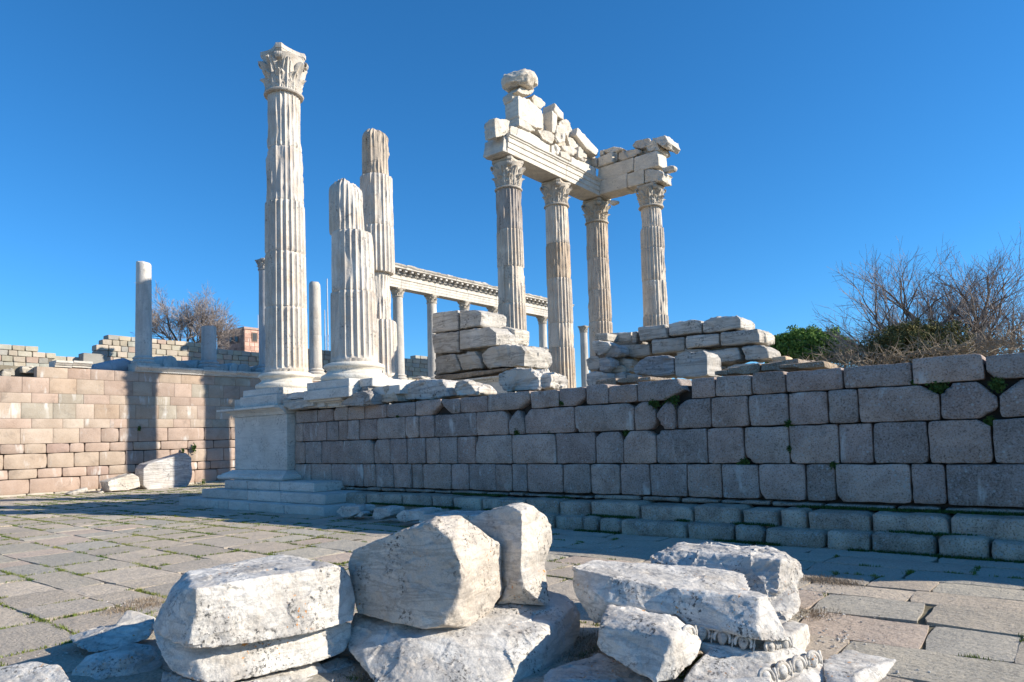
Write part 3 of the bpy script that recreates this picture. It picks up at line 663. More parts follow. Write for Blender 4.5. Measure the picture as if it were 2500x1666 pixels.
TC = globals().get('TC', []) + [1]; TC[-1] = column('temple_column', 'third of the four roofed columns, tan and worn, under the inner corner of the broken beams', TX, TY[2], ZB, .60, .52,
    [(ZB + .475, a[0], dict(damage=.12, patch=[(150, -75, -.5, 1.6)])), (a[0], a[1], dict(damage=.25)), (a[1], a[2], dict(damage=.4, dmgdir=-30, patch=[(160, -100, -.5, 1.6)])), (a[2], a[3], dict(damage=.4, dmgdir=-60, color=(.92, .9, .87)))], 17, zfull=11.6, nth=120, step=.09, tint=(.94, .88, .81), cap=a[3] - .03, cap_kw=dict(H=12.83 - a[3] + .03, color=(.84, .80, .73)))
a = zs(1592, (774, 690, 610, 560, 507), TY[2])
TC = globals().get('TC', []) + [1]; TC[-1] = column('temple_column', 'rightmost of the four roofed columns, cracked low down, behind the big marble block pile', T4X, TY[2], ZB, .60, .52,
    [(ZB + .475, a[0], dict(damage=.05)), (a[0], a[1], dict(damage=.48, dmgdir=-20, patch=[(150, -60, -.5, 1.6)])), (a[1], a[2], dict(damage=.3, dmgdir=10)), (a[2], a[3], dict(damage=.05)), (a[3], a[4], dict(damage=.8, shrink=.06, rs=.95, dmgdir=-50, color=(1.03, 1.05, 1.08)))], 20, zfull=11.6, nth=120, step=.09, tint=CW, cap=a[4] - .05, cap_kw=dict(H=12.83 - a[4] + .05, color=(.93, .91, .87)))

# ------------------------------------------------------------------ the pedestal of the left column, its steps and the plinths
pd = empty('marble_pedestal', (-17.4, 10.4, 0), 'tall plain grey marble pedestal with cornice on stepped base, under the complete column', 'pedestal')
def dress(name, x0, x1, y0, y1, z0, z1, sd=0, col=.95, mat=None): return mk(name, *worn_box(x0, x1, y0, y1, z0, z1, sd, .012, .004), mat or DRESS, pd, color=grey(col))
DY = 10.62; DXR = onY(701, 1151, DY)[0]; DXL = onY(574, 1150, DY)[0]
def stepblocks(xl, xr, yf, z0, z1, yb, cuts, sd):
    xs = [xl] + [onY(c, 1200, yf)[0] for c in cuts] + [xr]
    for k in range(len(xs) - 1):
        V, Fq = face_block(xs[k + 1] - xs[k] - .008, z1 - z0, yb - yf, sd * 10 + k, corner=.02, r=.018, rough=.006, wob=.006, n=6, m=3)
        mk('step_block', V + [xs[k], yf, z0], Fq, DRESS, pd, color=grey(.93), smooth=True, sharp=40)
stepblocks(onY(436, 1229, 9.42)[0], -13.10, 9.42, -.05, .215, 11.2, [532, 557, 607.6, 693], 1)
stepblocks(onY(492.5, 1206, 9.72)[0], -13.45, 9.72, .215, .46, 11.2, [603.5, 685], 2)
stepblocks(onY(548, 1173, 10.0)[0], onY(767, 1179, 10.0)[0], 10.0, .46, .69, 11.2, [604, 682], 3)
mp = [(0, 0), (-.30, 0), (-.335, .03), (-.34, .075), (-.31, .115), (-.25, .125), (-.25, .145), (-.20, .165), (-.12, .20), (-.05, .235), (-.03, .25), (0, .25)]
def ringmould(prof, xl, xr, yf, z, name, col=.95, left=True, right=True, yb=11.2):
    """profile [(out<0 forward, z)] carried round the left, front and right faces with mitres"""
    V, Fq = [], []; k = len(prof)
    for (cx, sx) in ((xl, -1), (xr, 1)):
        for yy in ((yb, False), (yf, True)) if sx < 0 else ((yf, True), (yb, False)):
            for o_, zz in prof:
                e = -o_ if (left if sx < 0 else right) else 0
                V.append((cx + sx * e, yy[0] + (o_ if yy[1] else 0), z + zz))
    for s in range(3 if right else 2):
        for j in range(k - 1): Fq.append([s * k + j, s * k + j + 1, (s + 1) * k + j + 1, (s + 1) * k + j])
        Fq.append([s * k + k - 1, s * k, (s + 1) * k, (s + 1) * k + k - 1])
    Fq.append(list(range(k))); Fq.append([(3 if right else 2) * k + j for j in range(k)])
    if not right: V = V[:3 * k]
    V, Fq = fixn(V, Fq)
    return mk(name, V, Fq, DRESS, pd, color=grey(col))
ringmould(mp, DXL - .02, DXR + .02, DY - .02, .69, 'foot_moulding', .97)
dress('die', DXL, DXR, DY, 11.3, .94, 2.44, 4, .97)
cp = [(0, 0), (-.03, 0), (-.03, .03), (-.05, .035), (-.07, .07), (-.13, .115), (-.19, .14), (-.20, .16), (-.34, .165), (-.36, .175), (-.36, .225), (0, .225)]
ringmould(cp, DXL, DXR - .006, DY, 2.442, 'cornice', 1.0, right=False)
dress('stylobate_block', DXL + .02, DXR - .012, DY + .012, 11.3, 2.445, 2.665, 9, .95); dress('corner_block', DXR - .005, -14.75, 10.66, 11.3, 2.545, 2.70, 10, .9)
def plinths(xc, yf, root, zz, cols, dy2=1.75, hw=.86):
    for i, (z0, z1, e) in enumerate(zz):
        mk('plinth' if i else 'stylobate_block', *worn_box(xc - hw - e, xc + hw + e, yf - e, yf + dy2 + e, z0, z1, i + int(xc * -10), .012, .004), DRESS, root, color=grey(cols[i]))
plinths(C1X, 10.50, pd, [(2.67, 2.985, .06), (2.988, 3.168, 0)], (1.0, .98))
dress('stylobate_block', C1X - 1.5, C1X - .93, 10.6, 12.0, 2.67, 2.95, 7, .9); dress('stylobate_block', C1X - 1.2, C1X - .87, 10.7, 12.0, 2.952, 3.15, 8, .85)
p2 = empty('column_plinth', (C2X, 10.5, 2.5), 'stepped white marble plinth and cornice slab under the thick broken column stump', 'plinth')
def onp2(name, *a, col=1.0, sd=0): return mk(name, *worn_box(*a, sd, .015, .006), DRESS, p2, color=grey(col))
plinths(C2X, 10.50, p2, [(2.72, 2.965, .06), (2.968, 3.168, 0)], (1.05, 1.05))
onp2('stylobate_block', C2X + .95, C2X + 2.2, 10.9, 12.2, 2.72, 2.93, col=1.05, sd=3); onp2('plinth', C2X + .88, C2X + 1.35, 10.8, 12.2, 2.95, 3.15, col=1.05, sd=4)
cp2 = [(a * .8, b * .9) for a, b in cp]
V, Fq = fixn(*prism([(WY - .02 + a, 2.52 + b) for a, b in cp2], onY(762, 990, WY - .25)[0], onY(838, 990, WY - .25)[0], 'x', 10, 3, .01)); mk('cornice', V, Fq, DRESS, p2, color=(1.05, 1.02, .97))
onp2('stylobate_block', onY(700, 990, 10.9)[0], onY(840, 990, 10.9)[0], 10.75, 12.5, 2.55, 2.715, col=.95, sd=7)
rock('chipped_block', ext([onY(*q, 10.62) for q in ((698, 961), (745, 957), (748, 968), (746, 974), (694, 976))], (0, .6, 0)), BLOCKM, vox=.03, amp=.02, facet=.02, parent=p2, seed=4, color=(1.05, 1.05, 1.08))
rock('broken_cornice', [ext([onY(*q, 10.55) for q in ((690, 975), (765, 975), (765, 992), (735, 996), (712, 1001), (690, 992))], (0, .7, 0))], BLOCKM, vox=.025, amp=.025, facet=.03, parent=p2, seed=5, color=(1.0, .99, .97))
plinths(C1X, C3Y - .86, CB, [(2.55, 2.98, .1), (2.985, 3.168, 0)], (1.0, 1.0))
for (x, y), q in zip(((TX, TY[0]), (TX, TY[1]), (TX, TY[2]), (T4X, TY[2])), TC): plinths(x, y - .86, q, [(2.45, 2.98, .1), (2.985, 3.168, 0)], (1, 1))

# ------------------------------------------------------------------ ruined marble walls on the temple platform
def zfn(ox, oy, s): return lambda q: (ox + q[0] / s, oy + q[1] / s)
def pile(root, items, zf, Y, depth, mat, vox, seed, amp=.03, facet=.035, name='marble_block'):
    for k, it in enumerate(items):
        poly, kw = (it[0], it[1]) if isinstance(it[1], dict) else (it, {})
        y0 = Y + kw.get('dy', 0); d = kw.get('d', depth)
        pts = [onY(*zf(q), y0) for q in poly]; c = sum(pts) / len(pts); pts = [c + (p - c) * .985 for p in pts]
        rock(name, ext(pts, (0, d, 0)), kw.get('mat', mat), vox=vox, amp=amp * kw.get('rough', 1), facet=facet * kw.get('rough', 1), freq=1.6, cuts=kw.get('cuts', 2), cut=.07, seed=seed + k, parent=root, color=kw.get('c', grey(random.uniform(.8, 1.0))))
z6 = zfn(900, 600, 3.92); S1Y = 16.3
s1 = empty('marble_wall_ruin', (-14.5, S1Y, 2.5), 'ruined cella wall of three banded marble courses standing left of the roofed columns', 'ruined wall')
pile(s1, [
 [(608, 645), (855, 612), (857, 802), (600, 842)],
 ([(860, 615), (1045, 612), (1080, 640), (1070, 770), (1000, 780), (865, 800)], dict(d=1.3, cuts=4)),
 [(600, 846), (860, 812), (862, 1022), (612, 1036)],
 ([(865, 808), (1150, 775), (1225, 830), (1227, 955), (866, 1000)], dict(d=1.1, cuts=3)),
 ([(1225, 790), (1300, 775), (1400, 800), (1400, 940), (1225, 950)], dict(dy=.9, d=.8, cuts=4, c=(1.1, 1.08, 1.02))),
 ([(625, 1080), (700, 1045), (825, 1038), (885, 1195), (800, 1215), (625, 1240)], dict(cuts=4, c=(.72, .70, .67), rough=1.5)),
 ([(835, 1045), (1010, 1003), (1065, 1080), (1085, 1175), (890, 1203)], dict(cuts=3, c=(.80, .78, .75), rough=1.5)),
 ([(1055, 1040), (1130, 975), (1330, 945), (1460, 950), (1500, 1010), (1490, 1160), (1250, 1168), (1100, 1172)], dict(cuts=5, d=1.3, c=(.85, .84, .82), rough=1.8)),
 ([(1520, 975), (1600, 1000), (1632, 1060), (1630, 1120), (1590, 1175), (1500, 1160)], dict(cuts=5, dy=.8, d=.7, c=(.8, .82, .86), rough=1.8)),
], z6, S1Y, .95, BLOCKM, .045, 100)
pile(s1, [([(622, 1245), (1370, 1163), (1300, 1200), (780, 1290), (622, 1278)], dict(c=(.75, .68, .58), cuts=0, mat=STEPM, dy=-.05))], z6, S1Y, 1.2, STEPM, .045, 130, amp=.02, facet=.015, name='base_course')
a, b = onY(*z6((780, 1290)), S1Y - .05), onY(*z6((1330, 1230)), S1Y - .05)
V, Fq = fixn(*prism([(S1Y - .12, a[2] - .02), (S1Y - .12, a[2] - .07), (S1Y - .05, a[2] - .12), (S1Y - .03, a[2] - .17), (S1Y + .5, a[2] - .17), (S1Y + .5, a[2] - .02)], a[0], b[0], 'x', 6, 2, .004)); mk('base_moulding', V, Fq, DRESS, s1, color=(1.1, 1.06, 1))
for xx in (a[0], (a[0] * .62 + b[0] * .38)): mk('plinth_block', *worn_box(xx + .01, xx + (b[0] - a[0]) * (.38 if xx == a[0] else .62), S1Y, S1Y + .6, 2.4, a[2] - .172, 4, .01, .003), DRESS, s1, color=(.98, .97, .95))

z7 = zfn(1350, 740, 3.92); S2Y = 23.2
s2 = empty('marble_wall_ruin', (-10.5, S2Y, 2.5), 'large heap-like marble wall ruin with stepped courses, in front of the rightmost temple columns', 'ruined wall')
pile(s2, [
 ([(395, 290), (520, 283), (525, 365), (400, 362)], dict(dy=-.3, d=.8, cuts=1, c=(.85, .84, .8))),
 ([(525, 285), (745, 278), (750, 390), (620, 372), (540, 365)], dict(dy=.5, cuts=3, c=(1.05, 1.02, .96))),
 ([(750, 275), (800, 268), (800, 385), (752, 388)], dict(dy=.3, cuts=1)),
 ([(800, 232), (1070, 200), (1092, 330), (830, 372)], dict(cuts=3)), ([(1095, 200), (1180, 175), (1330, 160), (1418, 168), (1418, 285), (1108, 320)], dict(cuts=3, d=1.1)),
 ([(1425, 175), (1530, 135), (1640, 115), (1760, 120), (1800, 160), (1800, 243), (1500, 285), (1430, 288)], dict(cuts=4, d=1.5, rough=1.5)),
 ([(935, 352), (1255, 325), (1260, 460), (942, 494)], dict(cuts=1)), [(1265, 315), (1583, 290), (1588, 400), (1268, 440)],
 ([(1597, 280), (1800, 260), (1955, 242), (1980, 300), (1978, 385), (1602, 415)], dict(d=1.2)), ([(1990, 255), (2040, 290), (2050, 385), (1992, 390)], dict(dy=.5, d=.9, cuts=3, c=(1.05, 1.03, .98))),
 ([(630, 400), (925, 395), (930, 500), (780, 528), (640, 500)], dict(c=(.72, .70, .67), dy=.1)), ([(1460, 455), (1768, 420), (1795, 545), (1540, 588)], dict(cuts=3, rough=1.3)),
 ([(1785, 420), (1985, 397), (2070, 450), (2075, 530), (1900, 550), (1845, 555)], dict(cuts=5, d=1.3, rough=1.3)),
 ([(1160, 440), (1480, 440), (1540, 580), (1200, 600)], dict(dy=.1, c=(.75, .74, .72))), ([(560, 400), (660, 400), (680, 520), (560, 500)], dict(dy=.25, c=(.65, .6, .52))),
 ([(1610, 640), (1740, 580), (1970, 568), (2040, 590), (1980, 610), (1700, 640)], dict(dy=-.3, cuts=2, c=(1, .99, .98))), ([(1540, 600), (1600, 595), (1610, 640), (1540, 650)], dict(cuts=2)),
 ([(680, 520), (800, 520), (810, 700), (680, 700)], dict(c=(.75, .66, .52), dy=.3, mat=BLOCKM)),
], z7, S2Y, .95, BLOCKM, .055, 200)
pile(s2, [([(365, 375), (440, 362), (520, 368), (555, 400), (500, 480), (430, 505), (380, 450)], dict(dy=-.8, cuts=5)), ([(470, 440), (590, 395), (640, 420), (655, 490), (600, 525), (500, 515)], dict(dy=-.6, cuts=5, c=(.75, .76, .8))),
 ([(308, 540), (360, 503), (430, 510), (470, 560), (430, 640), (330, 650)], dict(dy=-.7, cuts=5)), ([(430, 530), (500, 515), (550, 540), (560, 610), (500, 660), (440, 650)], dict(dy=-.9, cuts=5, c=(.78, .8, .86))),
 ([(310, 690), (350, 655), (430, 650), (520, 665), (542, 720), (500, 780), (320, 795)], dict(dy=-1.1, cuts=5, d=1.2, c=(.95, .97, 1))),
 ([(560, 535), (650, 525), (742, 540), (745, 660), (660, 675), (565, 640)], dict(cuts=4, dy=-.2, c=(.8, .79, .76))), ([(535, 610), (660, 595), (668, 665), (600, 680), (535, 660)], dict(cuts=4, dy=-.5, c=(.85, .8, .72))),
 ([(545, 675), (680, 665), (690, 745), (550, 750)], dict(cuts=4, dy=-.6)), ([(690, 690), (770, 670), (800, 740), (690, 745)], dict(cuts=4, dy=-.5, c=(.8, .8, .8)))],
 z7, S2Y, .7, BLOCKM, .045, 260, amp=.05, facet=.06, name='rubble_stone')
def loose(name, label, cat, hulls, mat, **kw): return rock(name, hulls, mat, label=label, cat=cat, **kw)
for (q, dd_) in (([(640, 520), (960, 360), (1780, 270), (1960, 400), (1960, 520), (1500, 700), (640, 720)], .55), ([(820, 260), (1780, 190), (1780, 300), (830, 370)], .45), ([(400, 400), (800, 340), (800, 700), (400, 760)], .35)):
    rock('rubble_core', ext([onY(*z7(p), S2Y + dd_) for p in q], (0, .35, 0)), BLOCKM, vox=.08, amp=.05, facet=.05, seed=290, parent=s2, color=(.5, .46, .4))
rock('rubble_core', ext([onY(*z6(p), S1Y + .35) for p in [(640, 680), (1000, 660), (1020, 900), (1400, 1020), (1400, 1140), (1000, 1210), (640, 1220)]], (0, .4, 0)), BLOCKM, vox=.08, amp=.05, facet=.05, seed=291, parent=s1, color=(.5, .46, .4))
B3Y = 13.0
def yp(poly, Y, d, zf=z7, s=1.): pts = [onY(*zf(q), Y) for q in poly]; return ext(pts, (0, d, 0))
loose('marble_boulder', 'dark lichen-blackened banded marble block lying on the grey wall before the right ruin', 'boulder', yp([(765, 620), (830, 535), (900, 512), (1080, 505), (1155, 520), (1160, 690), (1000, 705), (780, 692)], 14., .9), BLOCKM, vox=.03, amp=.04, facet=.04, cuts=4, cut=.06, seed=301, color=(.62, .66, .74))
loose('marble_boulder', 'upright grey block with bright sunlit right edge, beside the blackened banded one', 'boulder', yp([(1165, 505), (1250, 468), (1440, 460), (1475, 500), (1480, 695), (1400, 712), (1168, 716)], 14., .8), BLOCKM, vox=.03, amp=.02, facet=.025, cuts=3, cut=.05, seed=302, color=(.86, .87, .89))
PBY = 11.15
def pb(poly, Y, d): return ext([onY(*z6(q), Y) for q in poly], (0, d, 0))
loose('marble_boulder', 'long pale boulder with shaded face lying on the grey wall just right of the plinths', 'boulder', pb([(235, 1420), (290, 1350), (400, 1292), (560, 1283), (690, 1285), (740, 1330), (760, 1440), (600, 1470), (300, 1482)], PBY, .9), BLOCKM, vox=.025, amp=.045, facet=.05, cuts=5, cut=.1, seed=311, color=(.98, .98, 1.))
loose('marble_boulder', 'small rounded boulder on the grey wall touching the right end of the long pale one', 'boulder', pb([(800, 1320), (850, 1295), (920, 1292), (980, 1330), (1035, 1400), (1010, 1430), (830, 1442)], PBY + .1, .7), BLOCKM, vox=.025, amp=.05, facet=.06, cuts=6, cut=.1, seed=312, color=(1.02, 1, .98))
loose('marble_boulder', 'big bright two-lobed boulder perched on the grey wall in front of the temple columns', 'boulder', [pb([(1240, 1230), (1300, 1190), (1400, 1175), (1560, 1178), (1620, 1230), (1640, 1385), (1290, 1398), (1250, 1330)], PBY, .85), pb([(1560, 1230), (1680, 1215), (1740, 1225), (1752, 1290), (1730, 1370), (1600, 1385)], PBY + .15, .6)], BLOCKM, vox=.025, amp=.05, facet=.06, cuts=4, cut=.08, seed=313, color=(1.02, 1.01, 1.))
loose('marble_boulder', 'tan rough boulder with bright right side wedged beside the plinth slab', 'boulder', pb([(60, 1385), (110, 1355), (190, 1335), (250, 1400), (290, 1492), (70, 1510)], PBY - .25, .6), BLOCKM, vox=.025, amp=.04, facet=.05, cuts=4, cut=.1, seed=314, color=(.92, .86, .78))
z3f = zfn(550, 550, 3.136)
loose('marble_boulder', 'blackened lichen-covered rock slumped over the end of the cornice slab', 'boulder', [ext([onY(*z3f(q), 10.55) for q in ((868, 1375), (960, 1300), (1050, 1265), (1105, 1290), (1112, 1375), (960, 1390))], (0, .6, 0)), ext([onY(*z3f(q), 10.75) for q in ((1020, 1275), (1055, 1240), (1095, 1238), (1090, 1300))], (0, .3, 0))], BLOCKM, vox=.02, amp=.04, facet=.05, cuts=3, cut=.1, seed=315, color=(.66, .66, .68))
loose('marble_chunk', 'small white squared fragment behind the long pale boulder, before the colonnade', 'fragment', pb([(400, 1280), (420, 1255), (500, 1250), (520, 1285)], 14., .4), BLOCKM, vox=.03, amp=.02, facet=.02, cuts=2, seed=316, color=(1.05, 1.04, 1))
# thin grey slabs on the platform edge behind the wall
sl = empty('kerb_slabs', (-8, 12, 2.5), 'row of thin grey kerb slabs set back on top of the andesite wall, right of the ruins', 'kerb')
for k, (p0, p1, y0, y1, Y) in enumerate([(405, 600, 735, 790, 12.3), (605, 820, 722, 765, 12.3), (825, 930, 712, 745, 12.3), (1540, 1672, 650, 690, 13.), (1676, 1975, 612, 680, 13.), (1982, 2350, 572, 650, 13.)]):
    P = [onY(*z7((p0, y0 + 6)), Y), onY(*z7((p1, y0 - (p1 - p0) * .1)), Y), onY(*z7((p1, y1)), Y), onY(*z7((p0, y1)), Y)]
    rock('kerb_slab', ext(P, (0, .8, 0)), STEPM, vox=.03, amp=.02, facet=.02, cuts=1, seed=330 + k, parent=sl, color=(.8, .76, .72))
z8 = zfn(1950, 600, 3.92)
for k, (q0, q1, q2, Y) in enumerate([((-200, 1140), (240, 1095), 1175, 12.6), ((-260, 1105), (125, 1088), 1120, 14.5)]):
    P = [onY(*z8(q0), Y), onY(*z8(q1), Y), onY(*z8((q1[0] + 30, q2)), Y), onY(*z8((q0[0], q2)), Y)]
    rock('kerb_slab', ext(P, (0, .9, 0)), STEPM, vox=.04, amp=.02, facet=.02, cuts=1, seed=340 + k, parent=sl, color=(.85, .78, .68))
tl = empty('tile_stack', (0, 0, 0), 'low stack of thin tan stones at the right foot of the big marble ruin', 'stone stack')
for k, P in enumerate(([(2085, 515), (2230, 505), (2235, 560), (2085, 560)], [(2060, 560), (2200, 552), (2200, 600), (2060, 600)])):
    rock('flat_stone', yp(P, 18., .6), STEPM, vox=.04, amp=.02, facet=.02, cuts=1, seed=350 + k, parent=tl, color=(1.5, 1.25, 1.0))

# ------------------------------------------------------------------ entablature over the four temple columns
z4 = zfn(1150, 150, 4.238); EX = -16.88; EY_ = 27.72
en = empty('temple_entablature', (-17.4, 25, 12.84), 'broken L-shaped white marble beam loaded with jumbled blocks, on top of the four temple columns', 'entablature')
ap = [(.0, 0), (.0, .20), (.035, .205), (.035, .42), (.07, .425), (.07, .60), (.11, .62), (.12, .67), (.17, .70), (.17, .775), (.02, .78)]
zA = 12.86
prof = [(EX + .02 + a, zA + b) for a, b in ap] + [(EX - 1.0, zA + .78), (EX - 1.0, zA)]
for ya, yb, sd in ((20.95, 24.95, 1), (24.965, 27.70, 2)):
    V, Fq = fixn(*prism(prof, ya, yb, 'y', 24, sd, .012)); mk('architrave_block', V, Fq, WHITE, en, color=(1.0, .985, .95))
V, Fq = fixn(*prism([(EX + .02, 12.872), (EX + .02, 13.62), (EX - .98, 13.62), (EX - .98, 12.872)], 27.715, 28.75, 'y', 6, 5, .01)); mk('architrave_block', V, Fq, WHITE, en, color=(.95, .92, .86))
def exb(poly, d=.75, X=EX, up=0): return ext([onX(*z4(q), X) for q in poly], (-d, 0, 0))
def eyb(poly, d=.75, Y=EY_): return ext([onY(*z4(q), Y) for q in poly], (0, d, 0))
hc_ = onX(*z4((505, 262)), -17.15)
HAT = [hc_ + [r_ * math.cos(a), r_ * math.sin(a) * 1.05, z_ + .22 * r_ * math.sin(a - .4)] for r_, z_ in ((.50, -.14), (.74, .02), (.78, .30), (.62, .52), (.3, .66)) for a in np.linspace(0, 2 * math.pi, 14, endpoint=False)]
EB = [(exb([(345, 755), (400, 790), (470, 840), (500, 880), (430, 950), (405, 900)], 1.05), dict(cuts=3, c=(.95, .94, .92), extra=(exb([(345, 757), (385, 840), (395, 900), (430, 950), (420, 960), (330, 930)], 1.05)))),
 (exb([(245, 590), (350, 592), (400, 615), (398, 700), (380, 760), (300, 770), (255, 790)], .62), dict(rough=1.6, cuts=3)),
 (exb([(490, 685), (610, 730), (820, 850), (820, 975), (500, 820), (470, 790)], .8, EX - .05), dict(rough=.4, cuts=0, c=(1.04, 1.03, 1))),
 (exb([(405, 670), (490, 680), (490, 790), (440, 800), (400, 760)], .7, EX - .1), dict(cuts=2, c=(.9, .87, .83))),
 (exb([(1040, 980), (1185, 1045), (1300, 1105), (1300, 1215), (1040, 1085)], .8, EX - .05), dict(rough=.4, cuts=0, c=(1.04, 1.03, 1))),
 (exb([(820, 860), (1040, 985), (1040, 1080), (820, 975)], .6, EX - .15), dict(cuts=1, c=(.95, .93, .9))),
 (exb([(490, 565), (580, 570), (660, 720), (600, 728), (495, 668)], .9), dict(cuts=2, rough=1.3)),
 (exb([(485, 352), (600, 390), (735, 510), (747, 700), (660, 690), (488, 572)], .70), dict(rough=.6, cuts=1, c=(1.05, 1.03, .98))),
 (exb([(840, 500), (897, 560), (887, 745), (840, 740)], .66), dict(rough=.5, cuts=0, c=(1.04, 1.0, .94))),
 (exb([(870, 430), (965, 535), (965, 612), (905, 575), (862, 510)], .68), dict(rough=.5, cuts=0, c=(1.04, 1.0, .94))),
 (exb([(710, 510), (748, 540), (748, 700), (715, 690)], .6, EX - .3), dict(rough=.6, cuts=1)),
 (exb([(630, 370), (655, 340), (710, 365), (780, 430), (775, 460), (720, 497), (660, 450)], .55, EX - .15), dict(rough=1.3, cuts=3, c=(.97, .92, .85))),
 (exb([(900, 640), (950, 603), (1000, 600), (1050, 680), (1052, 715), (1000, 780), (930, 700)], .6, EX - .05), dict(rough=1.7, cuts=4)),
 (exb([(890, 650), (940, 670), (990, 725), (985, 830), (910, 850), (872, 785), (890, 740)], .6, EX + .03), dict(rough=1.7, cuts=4)),
 (exb([(680, 690), (740, 695), (830, 740), (875, 800), (835, 862), (740, 800)], .7, EX + .05), dict(rough=1.8, cuts=4)),
 (exb([(1105, 680), (1180, 760), (1190, 800), (1320, 915), (1312, 985), (1200, 905), (1090, 760)], .55), dict(rough=.5, cuts=0, c=(1.05, 1.02, .96))),
 (exb([(940, 862), (1040, 872), (1100, 920), (1095, 965), (1060, 975), (960, 920)], .6, EX + .02), dict(rough=1.6, cuts=4)),
 (exb([(925, 925), (970, 925), (1035, 980), (1030, 1040), (930, 990)], .5, EX + .06), dict(rough=1., cuts=3)),
 (exb([(1115, 868), (1165, 920), (1167, 985), (1140, 1015), (1105, 990)], .4, EX + .08), dict(rough=.6, cuts=1)),
 (exb([(830, 862), (900, 850), (940, 900), (900, 985), (835, 965)], .5, EX - .0), dict(rough=2., cuts=3, c=(1.05, 1.04, 1.02))),
 (exb([(990, 780), (1040, 790), (1200, 910), (1200, 1010), (1040, 930)], .5, EX - .2), dict(rough=1., cuts=1)),
 (exb([(1150, 980), (1195, 1000), (1195, 1050), (1140, 1020)], .4, EX + .03), dict(rough=1.6, cuts=3, c=(.8, .8, .8))),
 # mushroom-like cornice piece on top
 (exb([(470, 310), (560, 215), (635, 270), (630, 300), (600, 352), (540, 340), (500, 318)], .62, EX + .02), dict(rough=1., cuts=2)),
 (exb([(540, 240), (620, 250), (660, 300), (655, 320), (600, 350)], .7, EX - .2), dict(rough=1.2, cuts=2, c=(.95, .9, .82))),
 (HAT, dict(rough=1.3, cuts=7, cut=.14, c=(1.0, .94, .86))),
 (exb([(420, 330), (500, 315), (540, 345), (490, 370), (430, 420)], .5, EX - .25), dict(rough=1., cuts=2)),
 # returning beam
 (eyb([(1305, 1243), (1440, 1215), (1612, 1150), (1612, 1308), (1305, 1384)], .95), dict(rough=.5, cuts=1, c=(.96, .93, .88))), (eyb([(1615, 1160), (1787, 1110), (1787, 1265), (1615, 1307)], .95), dict(rough=.6, cuts=1, c=(.97, .94, .88))),
 (eyb([(1790, 1125), (1850, 1110), (1930, 1108), (1990, 1145), (1975, 1240), (1790, 1258)], .95), dict(rough=1.6, cuts=3, c=(1, .97, .92))),
 (eyb([(1310, 1100), (1680, 992), (1680, 1128), (1440, 1225), (1310, 1240)], .8), dict(rough=.3, cuts=0, c=(.98, .94, .88))), (eyb([(1684, 990), (1928, 920), (1945, 1080), (1830, 1110), (1684, 1150)], .85), dict(rough=.4, cuts=0, c=(.98, .95, .9))),
 (eyb([(1310, 995), (1460, 930), (1462, 1040), (1310, 1095)], .8, EY_ - .1), dict(rough=.4, cuts=0, c=(.98, .94, .88))), (eyb([(1462, 935), (1510, 940), (1510, 1030), (1462, 1040)], .6, EY_ + .15), dict(rough=1, cuts=2)),
 (eyb([(1520, 950), (1560, 925), (1700, 900), (1760, 920), (1750, 955), (1560, 1028), (1525, 1010)], .7), dict(rough=1.3, cuts=4, c=(.85, .79, .72))),
 (eyb([(1370, 915), (1480, 878), (1590, 905), (1500, 940), (1370, 950)], .6, EY_ + .1), dict(rough=1.4, cuts=3)), (eyb([(1320, 930), (1370, 905), (1375, 965), (1320, 985)], .5, EY_ + .1), dict(rough=1, cuts=2)),
 (eyb([(1662, 880), (1700, 815), (1850, 795), (1860, 880), (1750, 905)], .8, EY_ + .1), dict(rough=1.4, cuts=3, c=(.85, .8, .75))),
 (eyb([(1790, 870), (1880, 808), (1920, 830), (1950, 900), (1940, 925), (1820, 935)], 1.2), dict(rough=1.6, cuts=4)),
 (eyb([(1860, 795), (2010, 752), (2040, 830), (2000, 880), (1900, 840)], 1.3), dict(rough=1.6, cuts=4, c=(1, .98, .95))),
 (eyb([(1960, 1105), (2085, 1072), (2108, 1090), (2090, 1128), (1990, 1150)], .35, EY_ + .3), dict(rough=.8, cuts=2)), (eyb([(1400, 1452), (1430, 1432), (1512, 1437), (1500, 1468), (1450, 1488)], .3, EY_ - .1), dict(rough=.6, cuts=1)),
 (eyb([(1215, 1020), (1302, 990), (1302, 1090), (1240, 1080)], .6, EY_ - .02), dict(rough=.6, cuts=1, c=(.95, .93, .9)))]
for k, (h) in enumerate([exb([(420, 650), (900, 640), (1180, 830), (1290, 960), (1290, 1180), (500, 780)], .4, EX - .35), eyb([(1330, 960), (1600, 930), (1900, 870), (1900, 960), (1320, 1090)], .4, EY_ + .35)]):
    rock('rubble_core', h, WHITE, vox=.07, amp=.04, facet=.04, seed=470 + k, parent=en, color=(.8, .76, .7))
for k, (h, kw) in enumerate(EB):
    hs_ = [h] + ([kw['extra']] if 'extra' in kw else [])
    rock('entablature_block', hs_ if len(hs_) > 1 else h, WHITE, vox=.05, amp=.035 * kw.get('rough', 1), facet=.045 * kw.get('rough', 1), freq=1.6, cuts=kw['cuts'], cut=kw.get('cut', .08), seed=400 + k, parent=en, color=kw.get('c', (.95, .92, .87)))

